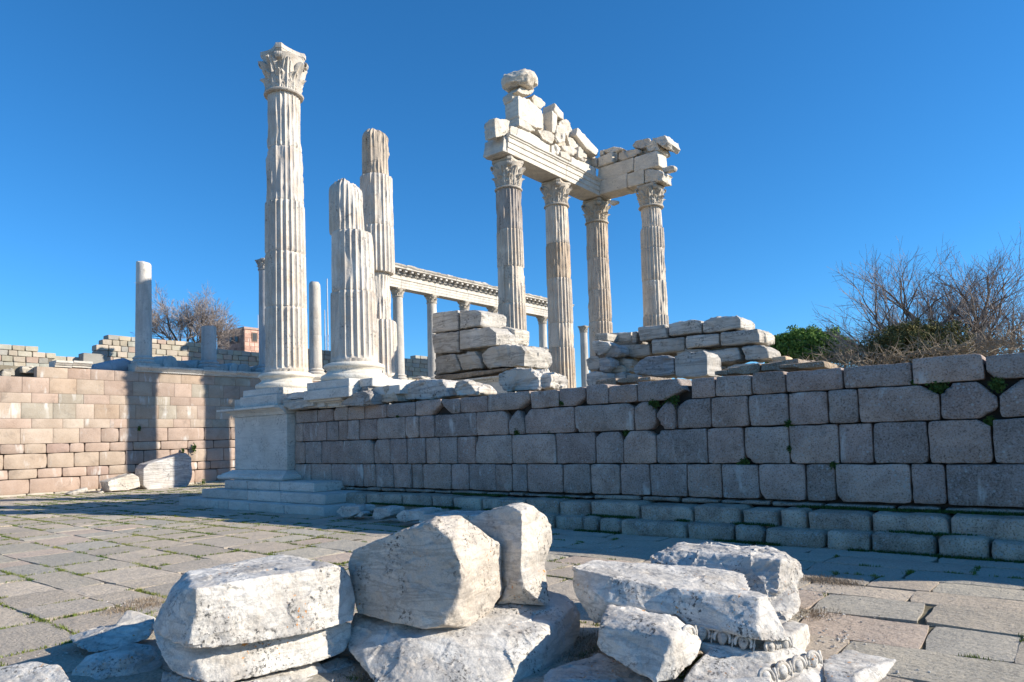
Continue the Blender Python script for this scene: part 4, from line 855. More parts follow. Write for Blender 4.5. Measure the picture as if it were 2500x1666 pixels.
# ------------------------------------------------------------------ small columns and colonnade on the left terrace
def small_column(y, ztop, label, capk=False, R=.335, seed=0, tint=(1, 1, 1), broken=False, group=None, joint=None, x=-31.45):
    y = y * 1.0145; root = empty('colonnade_column' if capk else 'plain_column', (x, y, 5.2), label, 'column', group)
    mk('plinth', *worn_box(x - .5, x + .5, y - .5, y + .5, 5.18, 5.30, seed, .01, .004), COLON, root, color=tint)
    V, Fq = lathe([(.0, 0), (.47, 0), (.5, .04), (.5, .09), (.46, .13), (.42, .15), (.40, .19), (.43, .215), (.44, .25), (.42, .28), (.38, .29), (.36, .33)], 32, .02, seed); mk('base', put(V, x, y, 5.303), Fq, COLON, root, smooth=True, sharp=40, color=tint)
    z0 = 5.62; zt = ztop - (.55 if capk else 0); segs = [z0] + ([joint] if joint else []) + [zt]
    for k in range(len(segs) - 1):
        a, b = segs[k], segs[k + 1]; n = 9; last = k == len(segs) - 2
        prof = []
        for i in range(n):
            t = i / (n - 1); z = a + (b - a) * t; r = R * (1 - .13 * (z - z0) / 5.2); prof.append((r, z - .0))
        prof[0] = (prof[0][0] - .01, a); prof.insert(1, (prof[1][0], a + .02))
        if broken and last: prof = prof[:-1] + [(R * .88, b - .22), (R * .84, b - .1), (R * .6, b)]
        if capk and last: prof += [(R * .93, b), (R * .93, b + .03), (R * .86, b + .04)]
        V, Fq = lathe(prof, 40, .02, seed + k); 
        if broken and last: V[:, 2] += (V[:, 2] > b - .4) * (fbm(V * 2.5 + seed, 3) * .18 - V[:, 0] * .12)
        mk('shaft_section', put(V, x, y), Fq, COLON, root, smooth=True, sharp=45, color=np.array(tint) * (1 if not last else 1.04))
    if capk:
        s = .62; capital(root, x, y, zt + .03, s=s, seed=seed, H=.86, simple_=True, color=np.array(tint) * .95)
    return root
GC = 'slender columns carrying the rear colonnade'
small_column(13.2, onX(348, 637, -31.45)[2], 'lone slender unfluted column at far left, sunlit at its broken top and shaded below', seed=1, joint=onX(348, 697, -31.45)[2], broken=True, tint=(.98, .98, .98))
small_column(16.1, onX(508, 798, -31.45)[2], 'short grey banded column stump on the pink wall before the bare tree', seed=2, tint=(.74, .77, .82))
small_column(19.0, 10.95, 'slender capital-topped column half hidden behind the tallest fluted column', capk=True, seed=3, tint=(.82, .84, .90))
small_column(21.9, onX(770, 690, -31.45)[2], 'plain broken column seen in the gap between the tallest column and the thick stump', seed=4, joint=7.4, broken=True, tint=(.95, .92, .88))
ZC = 10.82
cols_l = ['first colonnade column, just right of the jagged tall column', 'second colonnade column, left of the banded marble ruin', 'third colonnade column, its capital peeping over the banded ruin', 'fourth colonnade column, between ruin and nearest temple column', 'hidden rear colonnade column behind the nearest temple column', 'last colonnade column in view, left of the brown-stained temple column']
for k, (y, lb) in enumerate(zip((27.7, 30.5, 33.5, 36.4, 39.3, 42.1), cols_l)): small_column(y, ZC, lb, capk=True, seed=10 + k, tint=(.97, .95, .91), group=GC)
small_column(24.8, ZC, 'rear colonnade column hidden behind the thick fluted columns', capk=True, seed=20, tint=(.97, .95, .91), group=GC)
small_column(45.0, ZC, 'rear colonnade column hidden behind the third temple column', capk=True, seed=21, tint=(.97, .95, .91), group=GC)
small_column(47.7, onX(1423, 797, -31.45)[2], 'lone slender column with small capital standing free in the gap between temple columns', capk=True, seed=22, tint=(.9, .88, .84))
ce = empty('colonnade_entablature', (-31.45, 34, ZC), 'long receding white beam with dentils and modillions over the rear colonnade', 'entablature')
XE = -31.12
ae = [(0, 0), (0, .16), (.02, .165), (.02, .33), (.04, .335), (.04, .46), (.09, .50), (.09, .55), (.0, .56)]
ys = [v * 1.0145 for v in (23.6, 27.7, 30.5, 33.5, 36.4, 39.3, 42.1, 45.2)]
for k in range(7):
    V, Fq = fixn(*prism([(XE + a, ZC + b) for a, b in ae] + [(XE - .65, ZC + .56), (XE - .65, ZC)], ys[k] + .01, ys[k + 1] - .01, 'y', 12, k, .012)); mk('architrave_block', V, Fq, COLON, ce, color=(1.1, 1.07, 1.02))
    V, Fq = fixn(*prism([(XE, ZC + .563), (XE, ZC + .86), (XE - .6, ZC + .86), (XE - .6, ZC + .563)], ys[k] + .02, ys[k + 1] - .02, 'y', 10, k + 20, .01)); mk('frieze_block', V, Fq, COLON, ce, color=(1.08, 1.05, 1.0))
    for sg in range(2):
        y0 = ys[k] + (ys[k + 1] - ys[k]) * sg / 2; y1 = ys[k] + (ys[k + 1] - ys[k]) * (sg + 1) / 2; dz = random.uniform(-.03, .03)
        V, Fq = fixn(*prism([(XE + .30, ZC + 1.05), (XE + .46, ZC + 1.06), (XE + .46, ZC + 1.13), (XE + .53, ZC + 1.2), (XE + .56, ZC + 1.27 + dz), (XE - .5, ZC + 1.27 + dz), (XE - .5, ZC + .865), (XE + .02, ZC + .865), (XE + .02, ZC + 1.05)], y0 + .01, y1 - .01, 'y', 12, k * 2 + sg, .05)); mk('cornice_block', V, Fq, COLON, ce, color=(1.05, 1.02, .97))
mv = None
for i in range(44):
    V, Fq = worn_box(0, .36, -.09, .09, 0, .15, 3, .012, .003)
    if mv is None: mv = mk('modillion', V, Fq, COLON, ce, loc=(XE + .02, 23.8 + i * .49, ZC + .915)); md_me = mv.data
    else: link('modillion', md_me, ce, (XE + .02, 23.8 + i * .49 + random.uniform(-.01, .01), ZC + .915))
DV, DF = [], []
for i in range(180):
    V, Fq = worn_box(XE + .02, XE + .12, 23.7 + i * .119, 23.76 + i * .119, ZC + .79, ZC + .88, i, .008, .002); DF += [[a + 24 * i for a in f] for f in Fq]; DV.append(V)
o = mk('dentil_course', np.concatenate(DV), DF, COLON, ce); o['kind'] = 'stuff'
for i in range(16):
    y = random.uniform(24, 44.5); w = random.uniform(.3, .9); h = random.uniform(.05, .2)
    rock('broken_coping', boxpts(XE - .2, XE + random.uniform(.1, .4), y, y + w, ZC + 1.2, ZC + 1.27 + h), COLON, vox=.05, amp=.05, facet=.05, cuts=3, cut=.15, seed=600 + i, parent=ce, color=(1.05, 1.03, .98))

# fallen column drums in shade on the upper terrace
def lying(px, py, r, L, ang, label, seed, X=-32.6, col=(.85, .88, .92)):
    c = onX(px, py, X); th = np.linspace(0, 2 * math.pi, 14, endpoint=False); d = np.array([math.cos(ang), math.sin(ang), 0]); s = np.array([-math.sin(ang), math.cos(ang), 0]); c[2] = 5.0 + r
    pts = [c + d * L * t + s * r * (1 - .05 * abs(t)) * math.cos(a) + np.array([0, 0, r * math.sin(a)]) for t in (-.5, .5) for a in th]
    return rock('fallen_drum', pts, COLON, vox=.05, amp=.025, facet=.02, cuts=1, cut=.03, seed=seed, color=col, label=label, cat='column drum', group='fallen column drums on the upper terrace')
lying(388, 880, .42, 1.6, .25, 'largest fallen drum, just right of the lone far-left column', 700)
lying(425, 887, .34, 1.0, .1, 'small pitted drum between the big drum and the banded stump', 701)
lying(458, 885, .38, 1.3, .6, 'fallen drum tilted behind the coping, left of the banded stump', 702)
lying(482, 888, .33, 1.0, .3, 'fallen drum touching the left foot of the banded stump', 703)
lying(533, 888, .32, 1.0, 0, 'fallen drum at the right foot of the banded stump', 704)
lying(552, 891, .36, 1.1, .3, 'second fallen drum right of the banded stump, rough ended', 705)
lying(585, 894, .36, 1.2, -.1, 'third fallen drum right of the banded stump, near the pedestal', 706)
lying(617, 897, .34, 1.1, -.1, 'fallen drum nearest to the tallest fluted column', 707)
c0, c1_ = onX(222, 905, -32.2), onX(318, 885, -32.2)
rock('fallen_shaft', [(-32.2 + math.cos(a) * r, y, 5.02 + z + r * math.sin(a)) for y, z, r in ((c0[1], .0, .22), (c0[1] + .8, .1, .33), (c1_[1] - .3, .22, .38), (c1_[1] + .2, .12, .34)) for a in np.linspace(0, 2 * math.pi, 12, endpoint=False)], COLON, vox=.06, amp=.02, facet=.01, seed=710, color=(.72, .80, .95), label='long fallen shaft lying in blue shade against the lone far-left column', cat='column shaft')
rb = empty('rubble_heap', (-31.8, 8.6, 4.5), 'heap of dark rough stones in the missing top course at the far left wall end', 'rubble')
for k in range(14):
    y = 7.6 + k * .13 + random.uniform(-.1, .1); x = -31.4 - random.uniform(0, .8); r = random.uniform(.12, .24); z = 4.45 + random.uniform(.02, .18) + (.15 if k > 8 else 0)
    rock('rubble_stone', boxpts(x - r, x + r, y - r, y + r, z, z + r * 1.3), BLOCKM, vox=.045, amp=.05, facet=.06, cuts=5, cut=.2, seed=720 + k, parent=rb, color=(.75, .74, .70) if k < 9 else (.95, .92, .85))

# ------------------------------------------------------------------ rough upper walls far behind
RC = [(.50, .43, .33), (.46, .42, .33), (.42, .41, .35), (.53, .45, .36), (.48, .36, .29), (.44, .40, .32), (.38, .36, .32)]
def rough_wall(name, label, X, top, zb, rh, wmin, wmax, seed, thick=.6, ystart=0, darker=1., cap=290):
    """top: list of (y0, y1, ztop) steps"""
    root = empty(name, (X, (top[0][0] + top[-1][1]) / 2, zb), label, 'wall'); r = random.Random(seed); cnt = 0; zz = max(t[2] for t in top); row = 0
    items = []
    while zz > zb:
        h = rh * r.uniform(.9, 1.12); z0 = zz - h; y = top[0][0] - r.uniform(0, wmax)
        while y < top[-1][1]:
            w = r.uniform(wmin, wmax); yc = y + w / 2; tt = next((t[2] for t in top if t[0] <= yc < t[1]), None)
            if tt is not None and zz <= tt + h * .5: items.append((y, w, z0, h))
            y += w
        zz = z0
    SVs, SFs = [], []
    for k, (y, w, z0, h) in enumerate(items):
        V, Fq = worn_box(X - thick, X + r.uniform(-.02, .03), y + .012, y + w - .012, z0 + .012, z0 + h, seed + k, .022, .02)
        if k < cap: mk('wall_stone', V, Fq, ROUGHW, root, color=np.array(RC[r.randrange(7)]) * r.uniform(.85, 1.15) * darker, smooth=True, sharp=40)
        else: o = 24 * len(SVs); SVs.append(V); SFs += [[a + o for a in f] for f in Fq]
    if SVs: o = mk('lower_wall_stones', np.concatenate(SVs), SFs, ROUGHW, root, color=(.44, .40, .32)); o['kind'] = 'stuff'
    for t in top: mk('mortar_core', *worn_box(X - thick + .05, X - .05, t[0] + .1, t[1] + .02, zb, t[2] - rh * 1.05, 3, .01, .002), ROUGHW, root, color=(.2, .18, .15))
    return root
UX = -39.0
gy = lambda px, py: onX(px, py, UX)
a0 = gy(0, 840); a1 = gy(104, 845); a2 = gy(120, 862); b0 = gy(247, 816); b1 = gy(500, 840)
rough_wall('rubble_wall', 'rough rubble wall of small tan and grey stones at the far left edge', UX, [(a0[1] - 3, a0[1] + .01, a0[2]), (a0[1], a1[1], a0[2] - .02), (a1[1], a1[1] + .42, gy(110, 858)[2])], 4.9, .27, .38, .62, 41)
rough_wall('low_block_wall', 'low wall of large tan blocks joining the two rough walls at left', UX - .1, [(a1[1] + .1, gy(168, 870)[1], gy(130, 868)[2]), (gy(168, 870)[1], gy(205, 870)[1], gy(190, 872)[2])], 4.9, .62, .9, 1.3, 42)
rough_wall('rubble_wall', 'long coursed rubble wall with stepped end behind the lone column and bare tree', UX, [(gy(240, 830)[1], b0[1] + .5, gy(262, 832)[2]), (b0[1] + .5, gy(505, 840)[1], b0[2]), (gy(505, 840)[1], gy(535, 850)[1], b0[2] - .45), (gy(535, 845)[1], gy(660, 850)[1], b0[2] - .28)], 4.9, .285, .36, .66, 43)
rough_wall('rubble_wall', 'dark rubble wall seen in gaps right of the tallest column, below the radio mast', UX, [(gy(740, 870)[1], gy(826, 870)[1], gy(780, 854)[2])], 4.9, .33, .4, .8, 44, darker=.8)
rough_wall('rubble_wall', 'reddish-topped rubble wall in the gap between jagged column and banded ruin', UX, [(gy(905, 870)[1], gy(1015, 870)[1], gy(1000, 872)[2]), (gy(1015, 870)[1], gy(1090, 870)[1], gy(1030, 869)[2])], 4.9, .33, .5, .9, 45)
rough_wall('tan_pier', 'small tan masonry pier beside the stepped wall end, behind the loose cornice', UX + .4, [(gy(222, 880)[1], gy(241, 880)[1], gy(230, 866)[2])], 4.9, .8, .9, 1.3, 46)

# house, masts
hD = 75; hc = dep(592, 800, hD)
hx, hy, hz = dep(596.5, 798, hD); 
ho = empty('stone_house', (hx, hy, 6), 'small flat-roofed pink stone house with dark windows far behind the tallest column', 'house')
def hb(name, x0, x1, y0, y1, z0, z1, mat, col=(1, 1, 1), bev=.02): return mk(name, *worn_box(x0, x1, y0, y1, z0, z1, 3, bev, .001), mat, ho, color=col)
hL = onY(530, 805, hy); wl_ = hx - hL[0]; hR = onX(640, 805, hx)
hb('wall', hx - wl_ * 1.0, hx, hy, hR[1], 5, hz - .25, PINK, (.50, .30, .23)); hb('roof', hx - wl_ * 1.0 - .1, hx + .1, hy - .1, hR[1] + .1, hz - .25, hz, PINK, (.50, .36, .30))
hr = random.Random(5)
zz = hz - .28
while zz > hz - 3.4:
    y = hy
    while y < hR[1] - .2:
        w = hr.uniform(.5, .9)
        hb('wall_stone', hx - .02, hx + .03, y + .02, min(y + w - .03, hR[1]), zz - .42, zz - .03, PINK, np.array((.62, .38, .29)) * hr.uniform(.75, 1.2), .008); y += w
    x = hx
    while x > hx - wl_ + .2:
        w = hr.uniform(.5, .9)
        hb('wall_stone', max(x - w + .03, hx - wl_), x - .02, hy - .03, hy + .02, zz - .42, zz - .03, PINK, np.array((.45, .27, .21)) * hr.uniform(.6, 1.2), .008); x -= w
    zz -= .45
for (px0, px1, side) in ((616, 626, 'r'), (562, 568, 'l'), (576, 582, 'l')):
    if side == 'r': A, B = onX(px0, 814, hx), onX(px1, 833, hx); f = hb('window', hx + .02, hx + .08, A[1] - .1, B[1] + .1, B[2] - .1, A[2] + .1, FRAMEM); g_ = mk('pane', *worn_box(hx + .05, hx + .10, A[1], B[1], B[2], A[2], 1, .01, .001), DARKM, f)
    else: A, B = onY(px0, 814, hy), onY(px1, 834, hy); f = hb('window', A[0] - .1, B[0] + .1, hy - .08, hy - .02, B[2] - .1, A[2] + .1, FRAMEM); g_ = mk('pane', *worn_box(A[0], B[0], hy - .10, hy - .05, B[2], A[2], 1, .01, .001), DARKM, f)
def tube(pts, rads, n=5):
    V, Fq = [], []
    for i, (p, r) in enumerate(zip(pts, rads)):
        d = np.array(pts[min(i + 1, len(pts) - 1)]) - np.array(pts[max(i - 1, 0)]); d = d / (np.linalg.norm(d) + 1e-9)
        u = np.cross(d, [0, 0, 1.]) if abs(d[2]) < .95 else np.cross(d, [1., 0, 0]); u /= np.linalg.norm(u); v = np.cross(d, u)
        for k in range(n): a = 2 * math.pi * k / n; V.append(np.array(p) + (u * math.cos(a) + v * math.sin(a)) * r)
    for i in range(len(pts) - 1):
        for k in range(n): k2 = (k + 1) % n; Fq.append([i * n + k, i * n + k2, (i + 1) * n + k2, (i + 1) * n + k])
    return V, Fq
def mast(px, ytop, ybot, D, r, label, lattice=False, col=(1, 1, 1)):
    t, b = dep(px, ytop, D), dep(px, ybot, D); b = np.array([t[0], t[1], min(b[2], 7.)])
    root = empty('radio_mast', tuple(b), label, 'mast'); m = b + (t - b) * .55
    V, Fq = tube([m, t], [r, r * .7], 6); mk('antenna', V, Fq, METAL, root, color=col)
    V, Fq = tube([b, m], [r * .6, r * .6], 5); mk('pole', V, Fq, METAL, root, color=col)
    if lattice:
        V, Fq = [], []; n = 14
        for i in range(n):
            p, q = b + (m - b) * i / n, b + (m - b) * (i + 1) / n
            for s in (-1, 1):
                v, f = tube([p + [s * .22, 0, 0], q + [s * .22, 0, 0]], [.03, .03], 3); Fq += [[a + len(V) for a in k] for k in f]; V += list(v)
            v, f = tube([p + [-.22, 0, 0], q + [.22, 0, 0]], [.025, .025], 3); Fq += [[a + len(V) for a in k] for k in f]; V += list(v)
        o = mk('lattice', np.array(V), Fq, METAL, root, color=col)
    return root
mast(798.5, 681, 853, 95, .10, 'tallest white whip mast, between the plain broken column and thick stump', True)
mast(792.5, 757, 853, 95, .09, 'shorter white mast just left of the tallest whip mast', True)
mast(630, 769, 800, 80, .05, 'thin dark aerial on the roof of the pink stone house', False, (.2, .2, .25))
mast(553, 765, 850, 85, .05, 'slender reddish mast rising through the bare tree near the house', False, (.9, .6, .5))

# ------------------------------------------------------------------ trees
def bare_tree(name, label, base, dirs, L0, r0, levels, seed, spread=.5, flat=1., kids=(3, 4), minr=.008, twigmat=TWIG, shrink=.74, up=.12, wind=0.):
    r = random.Random(seed); root = empty(name, tuple(base), label, 'tree'); big, small = ([], []), ([], [])
    def add(store, pts, rads, n):
        v, f = tube(pts, rads, n); o = len(store[0]); store[0].extend(v); store[1].extend([[a + o for a in k] for k in f])
    def grow(p, d, L, rad, lv):
        n = 4; pts = [p]; rads = [rad]; q = p; dd = d
        for i in range(n):
            dd = dd + np.array([r.gauss(0, .13), r.gauss(0, .13), r.gauss(0, .10) + up * .5]); dd /= np.linalg.norm(dd); q = q + dd * L / n; pts.append(q); rads.append(rad * (1 - .3 * (i + 1) / n))
        add(big if lv >= levels - 3 else small, pts, rads, 6 if lv >= levels - 1 else (4 if lv > 2 else 3))
        if lv == 0: return
        k = r.randint(*kids)
        for j in range(k):
            t = 1 if j == 0 else r.uniform(.35, 1); i = min(n, int(t * n + .5)); ax = np.array([r.gauss(0, 1), r.gauss(0, 1), r.gauss(0, .8)]); ax /= np.linalg.norm(ax)
            nd = dd * (1 if j else 1.6) + ax * spread * (1.25 if j else .5); nd[2] = nd[2] * flat + up; nd /= np.linalg.norm(nd)
            grow(pts[i], nd, L * shrink * r.uniform(.8, 1.15), max(rads[i] * (.78 if j == 0 else .58), minr), lv - 1)
    for d, Lk, rk in dirs: grow(np.array(base, float), np.array(d, float) / np.linalg.norm(d), L0 * Lk, r0 * rk, levels)
    mk('trunk', np.array(big[0]), big[1], BARK, root, smooth=True); t_ = mk('twigs', np.array(small[0]), small[1], twigmat, root); return root
tb = dep(463, 860, 62); tb2 = dep(477, 860, 62); tb[2] = 9.2
rt_ = np.array([R3[0, 0], R3[1, 0], 0])                  # image-right on the ground
bare_tree('bare_tree', 'leafless round-crowned tree behind the rubble wall at left, near the pink house', tb, [(np.array([0, 0, 1]) - rt_ * .28, 1.4, 1), (np.array([0, 0, 1.]) + rt_ * .35, 1.35, .9), (np.array([0, 0, .8]) - rt_ * .8, 1.2, .6), (np.array([0, 0, .8]) + rt_ * .8, 1.2, .6), (np.array([0, .6, 1.]), 1.3, .6)], 1.6, .20, 6, 5, spread=.64, kids=(3, 4), minr=.009, up=.07)
tr = dep(2370, 930, 29); tr[2] = 2.5
bare_tree('bare_tree', 'large spreading leafless tree with reddish twigs behind the right end of the grey wall', tr, [(np.array([0, 0, 1.]) - rt_ * .75, 1.5, 1.), (np.array([0, 0, 1.]) - rt_ * .1, 1.25, 1.), (np.array([0, 0, 1.]) + rt_ * .5, 1.2, .9), (np.array([0, 0, .85]) - rt_ * 1.35, 1.75, .85), (np.array([0, 0, .9]) + rt_ * 1.0, 1.2, .8), (np.array([0, .5, 1.]) - rt_ * .9, 1.3, .8), (np.array([0, -.4, .9]) - rt_ * 1.1, 1.55, .8), (np.array([0, -.3, 1.]) - rt_ * .45, 1.35, .8), (np.array([0, 0, .5]) - rt_ * 1.3, 1.35, .7), (np.array([0, .3, .8]) - rt_ * 1.0, 1.6, .9), (np.array([0, -.2, .7]) - rt_ * .8, 1.4, .9), (np.array([0, .2, .9]) - rt_ * .6, 1.4, .9), (np.array([0, .2, 1.]) + rt_ * .25, 1.3, .9)], 1.55, .25, 6, 9, spread=.66, kids=(2, 4), minr=.0055, up=.05, shrink=.76)
tr2 = dep(2560, 930, 25); tr2[2] = 2.5
bare_tree('bare_tree', 'tangled leafless tree mostly cut off by the right edge of the photo', tr2, [(np.array([0, 0, 1.]) - rt_ * .3, 1.2, 1), (np.array([0, 0, 1.]) + rt_ * .4, 1.2, .9)], 1.0, .15, 6, 12, spread=.62, kids=(2, 4), minr=.0055)
def leafy(name, label, c, rad, nclump, per, mat, seed, size=.16, cat='tree', squash=.8, trunk=True):
    r = np.random.default_rng(seed); root = empty(name, (c[0], c[1], 2.5), label, cat)
    d = r.normal(size=(nclump, 3)); d /= np.linalg.norm(d, axis=1)[:, None]; d[:, 2] = np.abs(d[:, 2]) * 1.0 - .15; k = r.uniform(.55, 1.0, (nclump, 1)) * (1 + fbm(d * 2.2 + seed, 3)[:, None] * .35)
    cc_ = np.array(c) + d * k * [rad, rad, rad * squash]; cs = r.uniform(.22, .42, nclump) * rad * .42
    q = r.normal(size=(nclump, per, 3)); q /= np.linalg.norm(q, axis=2)[..., None]; pos = (cc_[:, None] + q * cs[:, None, None] * r.uniform(.6, 1.0, (nclump, per, 1))).reshape(-1, 3); n = len(pos)
    nr = (q.reshape(-1, 3) + r.normal(size=(n, 3)) * .6); nr /= np.linalg.norm(nr, axis=1)[:, None]
    t = np.cross(nr, r.normal(size=(n, 3))); t /= np.linalg.norm(t, axis=1)[:, None]; b = np.cross(nr, t); s = r.uniform(.5, 1.1, (n, 1)) * size
    V = np.stack([pos - t * s * .5, pos + b * s * .28, pos + t * s * .5, pos - b * s * .28], 1).reshape(-1, 3); Fq = np.arange(n * 4).reshape(-1, 4).tolist()
    mk('crown', V, Fq, mat, root)
    if trunk:
        V, Fq = tube([(c[0], c[1], 2.4), (c[0] + .1, c[1], c[2] - rad * .3), (c[0], c[1] + .1, c[2] + rad * .2)], [.22, .17, .1], 8); mk('trunk', V, Fq, BARK, root)
        for k in range(6):
            a = k * 1.05; V, Fq = tube([(c[0], c[1], c[2] - rad * .5), (c[0] + math.cos(a) * rad * .4, c[1] + math.sin(a) * rad * .4, c[2] + rad * .1), (c[0] + math.cos(a) * rad * .75, c[1] + math.sin(a) * rad * .75, c[2] + rad * .3)], [.09, .06, .03], 5); mk('limb', V, Fq, BARK, root)
    return root
e1 = dep(1972, 872, 34); leafy('evergreen_tree', 'dense dark green rounded evergreen directly right of the big marble ruin', e1, 2.1, 420, 110, PINE, 31, .15)
e2 = dep(2235, 868, 26); leafy('evergreen_shrub', 'olive-brown domed shrub under the branches of the large bare tree', e2, 1.8, 380, 90, OLIVE, 33, .11, 'shrub')
def bramble(name, label, pts, seed, n=900, L=1.0, spread=.6):
    r = np.random.default_rng(seed); root = empty(name, tuple(pts[0]), label, 'bramble'); VV, FF = [], []
    P = np.array(pts)
    for i in range(n):
        t = r.uniform(0, len(P) - 1.001); k = int(t); p = P[k] + (P[k + 1] - P[k]) * (t - k) + r.normal(size=3) * [.5, .5, .18]; d = r.normal(size=3) * [1, 1, .5] + [0, 0, .35]; d /= np.linalg.norm(d); q = [p]
        for s in range(3): d = d + r.normal(size=3) * .4; d /= np.linalg.norm(d); q.append(q[-1] + d * L * r.uniform(.15, .4))
        v, f = tube(q, [.012, .010, .007, .004], 3); o = len(VV); VV.extend(v); FF.extend([[a + o for a in k_] for k_ in f])
    mk('stems', np.array(VV), FF, DRY, root); return root
def lift(p, z): p = np.array(p); p[2] = z; return p
bramble('bramble_thicket', 'dry pale bramble thicket along the wall top below the large bare tree', [dep(2080, 895, 24), dep(2200, 880, 24), dep(2330, 865, 23), dep(2450, 845, 22), dep(2560, 840, 21)], 51, 700)
bramble('bramble_thicket', 'wispy dry branches beside the green evergreen at the wall top', [dep(1990, 905, 26), dep(2040, 890, 26), dep(2090, 890, 26)], 52, 260)

# ------------------------------------------------------------------ boulders and carved pieces in the foreground
def D(*q): return [dep(x, y, d) for x, y, d in q]
def fg(name, label, cat, hulls, seed, vox=.012, amp=.018, facet=.022, freq=3., cuts=0, cut=.05, color=(1, 1, 1), mat=None, fine=.004, **kw):
    return rock(name, hulls, mat or FGM, vox=vox, amp=amp, facet=facet, freq=freq, cuts=cuts, cut=cut, seed=seed, color=color, label=label, cat=cat, fine=fine, **kw)
# left big block: an upper slab overhanging a slightly recessed lower body
top = D((462, 1440, 4.45), (480, 1436, 4.42), (817, 1380, 5.05), (835, 1386, 5.1), (855, 1412, 5.15), (869, 1464, 5.15), (864, 1515, 5.05), (740, 1552, 4.72), (560, 1578, 4.45), (462, 1584, 4.35), (458, 1392, 5.15), (500, 1385, 5.3), (677, 1355, 5.75), (710, 1356, 5.8), (840, 1385, 5.5), (422, 1430, 4.95), (410, 1475, 4.7), (388, 1520, 4.75), (372, 1530, 4.9), (400, 1560, 4.55), (400, 1500, 5.3), (850, 1480, 5.7))
low = D((470, 1575, 4.5), (560, 1572, 4.58), (740, 1548, 4.84), (858, 1520, 5.12), (858, 1560, 5.1), (841, 1592, 4.98), (760, 1622, 4.8), (654, 1648, 4.6), (560, 1668, 4.45), (500, 1666, 4.4), (440, 1652, 4.45), (415, 1637, 4.5), (388, 1590, 4.62), (372, 1535, 4.85), (400, 1520, 5.3), (680, 1500, 5.8), (850, 1530, 5.6), (820, 1590, 5.5), (480, 1640, 5.1))
bite = None
fg('marble_boulder', 'largest left foreground marble block, flat-topped with a long groove, speckled with orange lichen', 'boulder', [top, low], 801, amp=.009, facet=.013, vox=.011)
fg('marble_boulder', 'low rough marble rock under the right end of the largest left foreground block', 'boulder', [D((560, 1672, 4.5), (700, 1648, 4.75), (824, 1603, 5.1), (866, 1614, 5.1), (886, 1640, 5.0), (890, 1690, 4.85), (560, 1720, 4.3), (600, 1720, 4.9), (840, 1700, 5.3), (820, 1640, 5.4))], 802, facet=.03)
# carved fragment pile at far left
fg('marble_slab', 'tapering marble slab lying across rough rocks at left, pointed end towards the paving', 'slab', [D((166, 1554, 5.67), (178, 1570, 5.52), (220, 1597, 5.37), (297, 1582, 5.47), (362, 1562, 5.57), (372, 1521, 5.67), (297, 1527, 5.67), (214, 1542, 5.67), (240, 1530, 5.92), (372, 1512, 6.02), (372, 1540, 6.02), (200, 1560, 5.82))], 803, facet=.014, amp=.012)
fg('marble_fragment', 'small white marble fragment with incised corner, behind the tapering slab', 'fragment', [D((309, 1490, 5.90), (282, 1524, 5.70), (283, 1545, 5.70), (380, 1540, 5.75), (378, 1508, 5.85), (345, 1498, 5.95), (320, 1492, 6.10), (380, 1510, 6.15), (290, 1535, 6.05))], 804, facet=.008, amp=.006)
fg('marble_boulder', 'rough broken rock with round drilled carving, beneath the tapering slab', 'boulder', [D((175, 1640, 5.02), (208, 1600, 5.17), (250, 1590, 5.22), (330, 1568, 5.37), (372, 1570, 5.37), (398, 1616, 5.17), (395, 1700, 4.92), (180, 1720, 4.72), (240, 1620, 5.62), (390, 1600, 5.72), (380, 1690, 5.52), (300, 1600, 5.04))], 805, facet=.035, amp=.03)
c = dep(348, 1595, 4.72); V, Fq = lathe([(0, 0), (.045, 0), (.05, .012), (.045, .03), (.03, .045), (0, .05)], 20); R_ = Matrix.Rotation(math.radians(70), 3, 'X'); 
fg('marble_boulder', 'smooth boulder lying in blue shade at the bottom left corner', 'boulder', [D((-60, 1640, 4.4), (0, 1627, 4.45), (89, 1617, 4.5), (148, 1628, 4.45), (172, 1655, 4.3), (185, 1700, 4.15), (-60, 1760, 3.9), (20, 1640, 4.9), (140, 1650, 4.8))], 806, amp=.02, facet=.015)
fg('marble_boulder', 'dark low rock in the shadow gap below the largest left foreground block', 'boulder', [D((395, 1640, 4.75), (470, 1655, 4.7), (560, 1672, 4.6), (560, 1730, 4.4), (380, 1720, 4.5), (420, 1650, 5.1), (540, 1680, 5.)) ], 807, facet=.03, color=(.85, .86, .9))
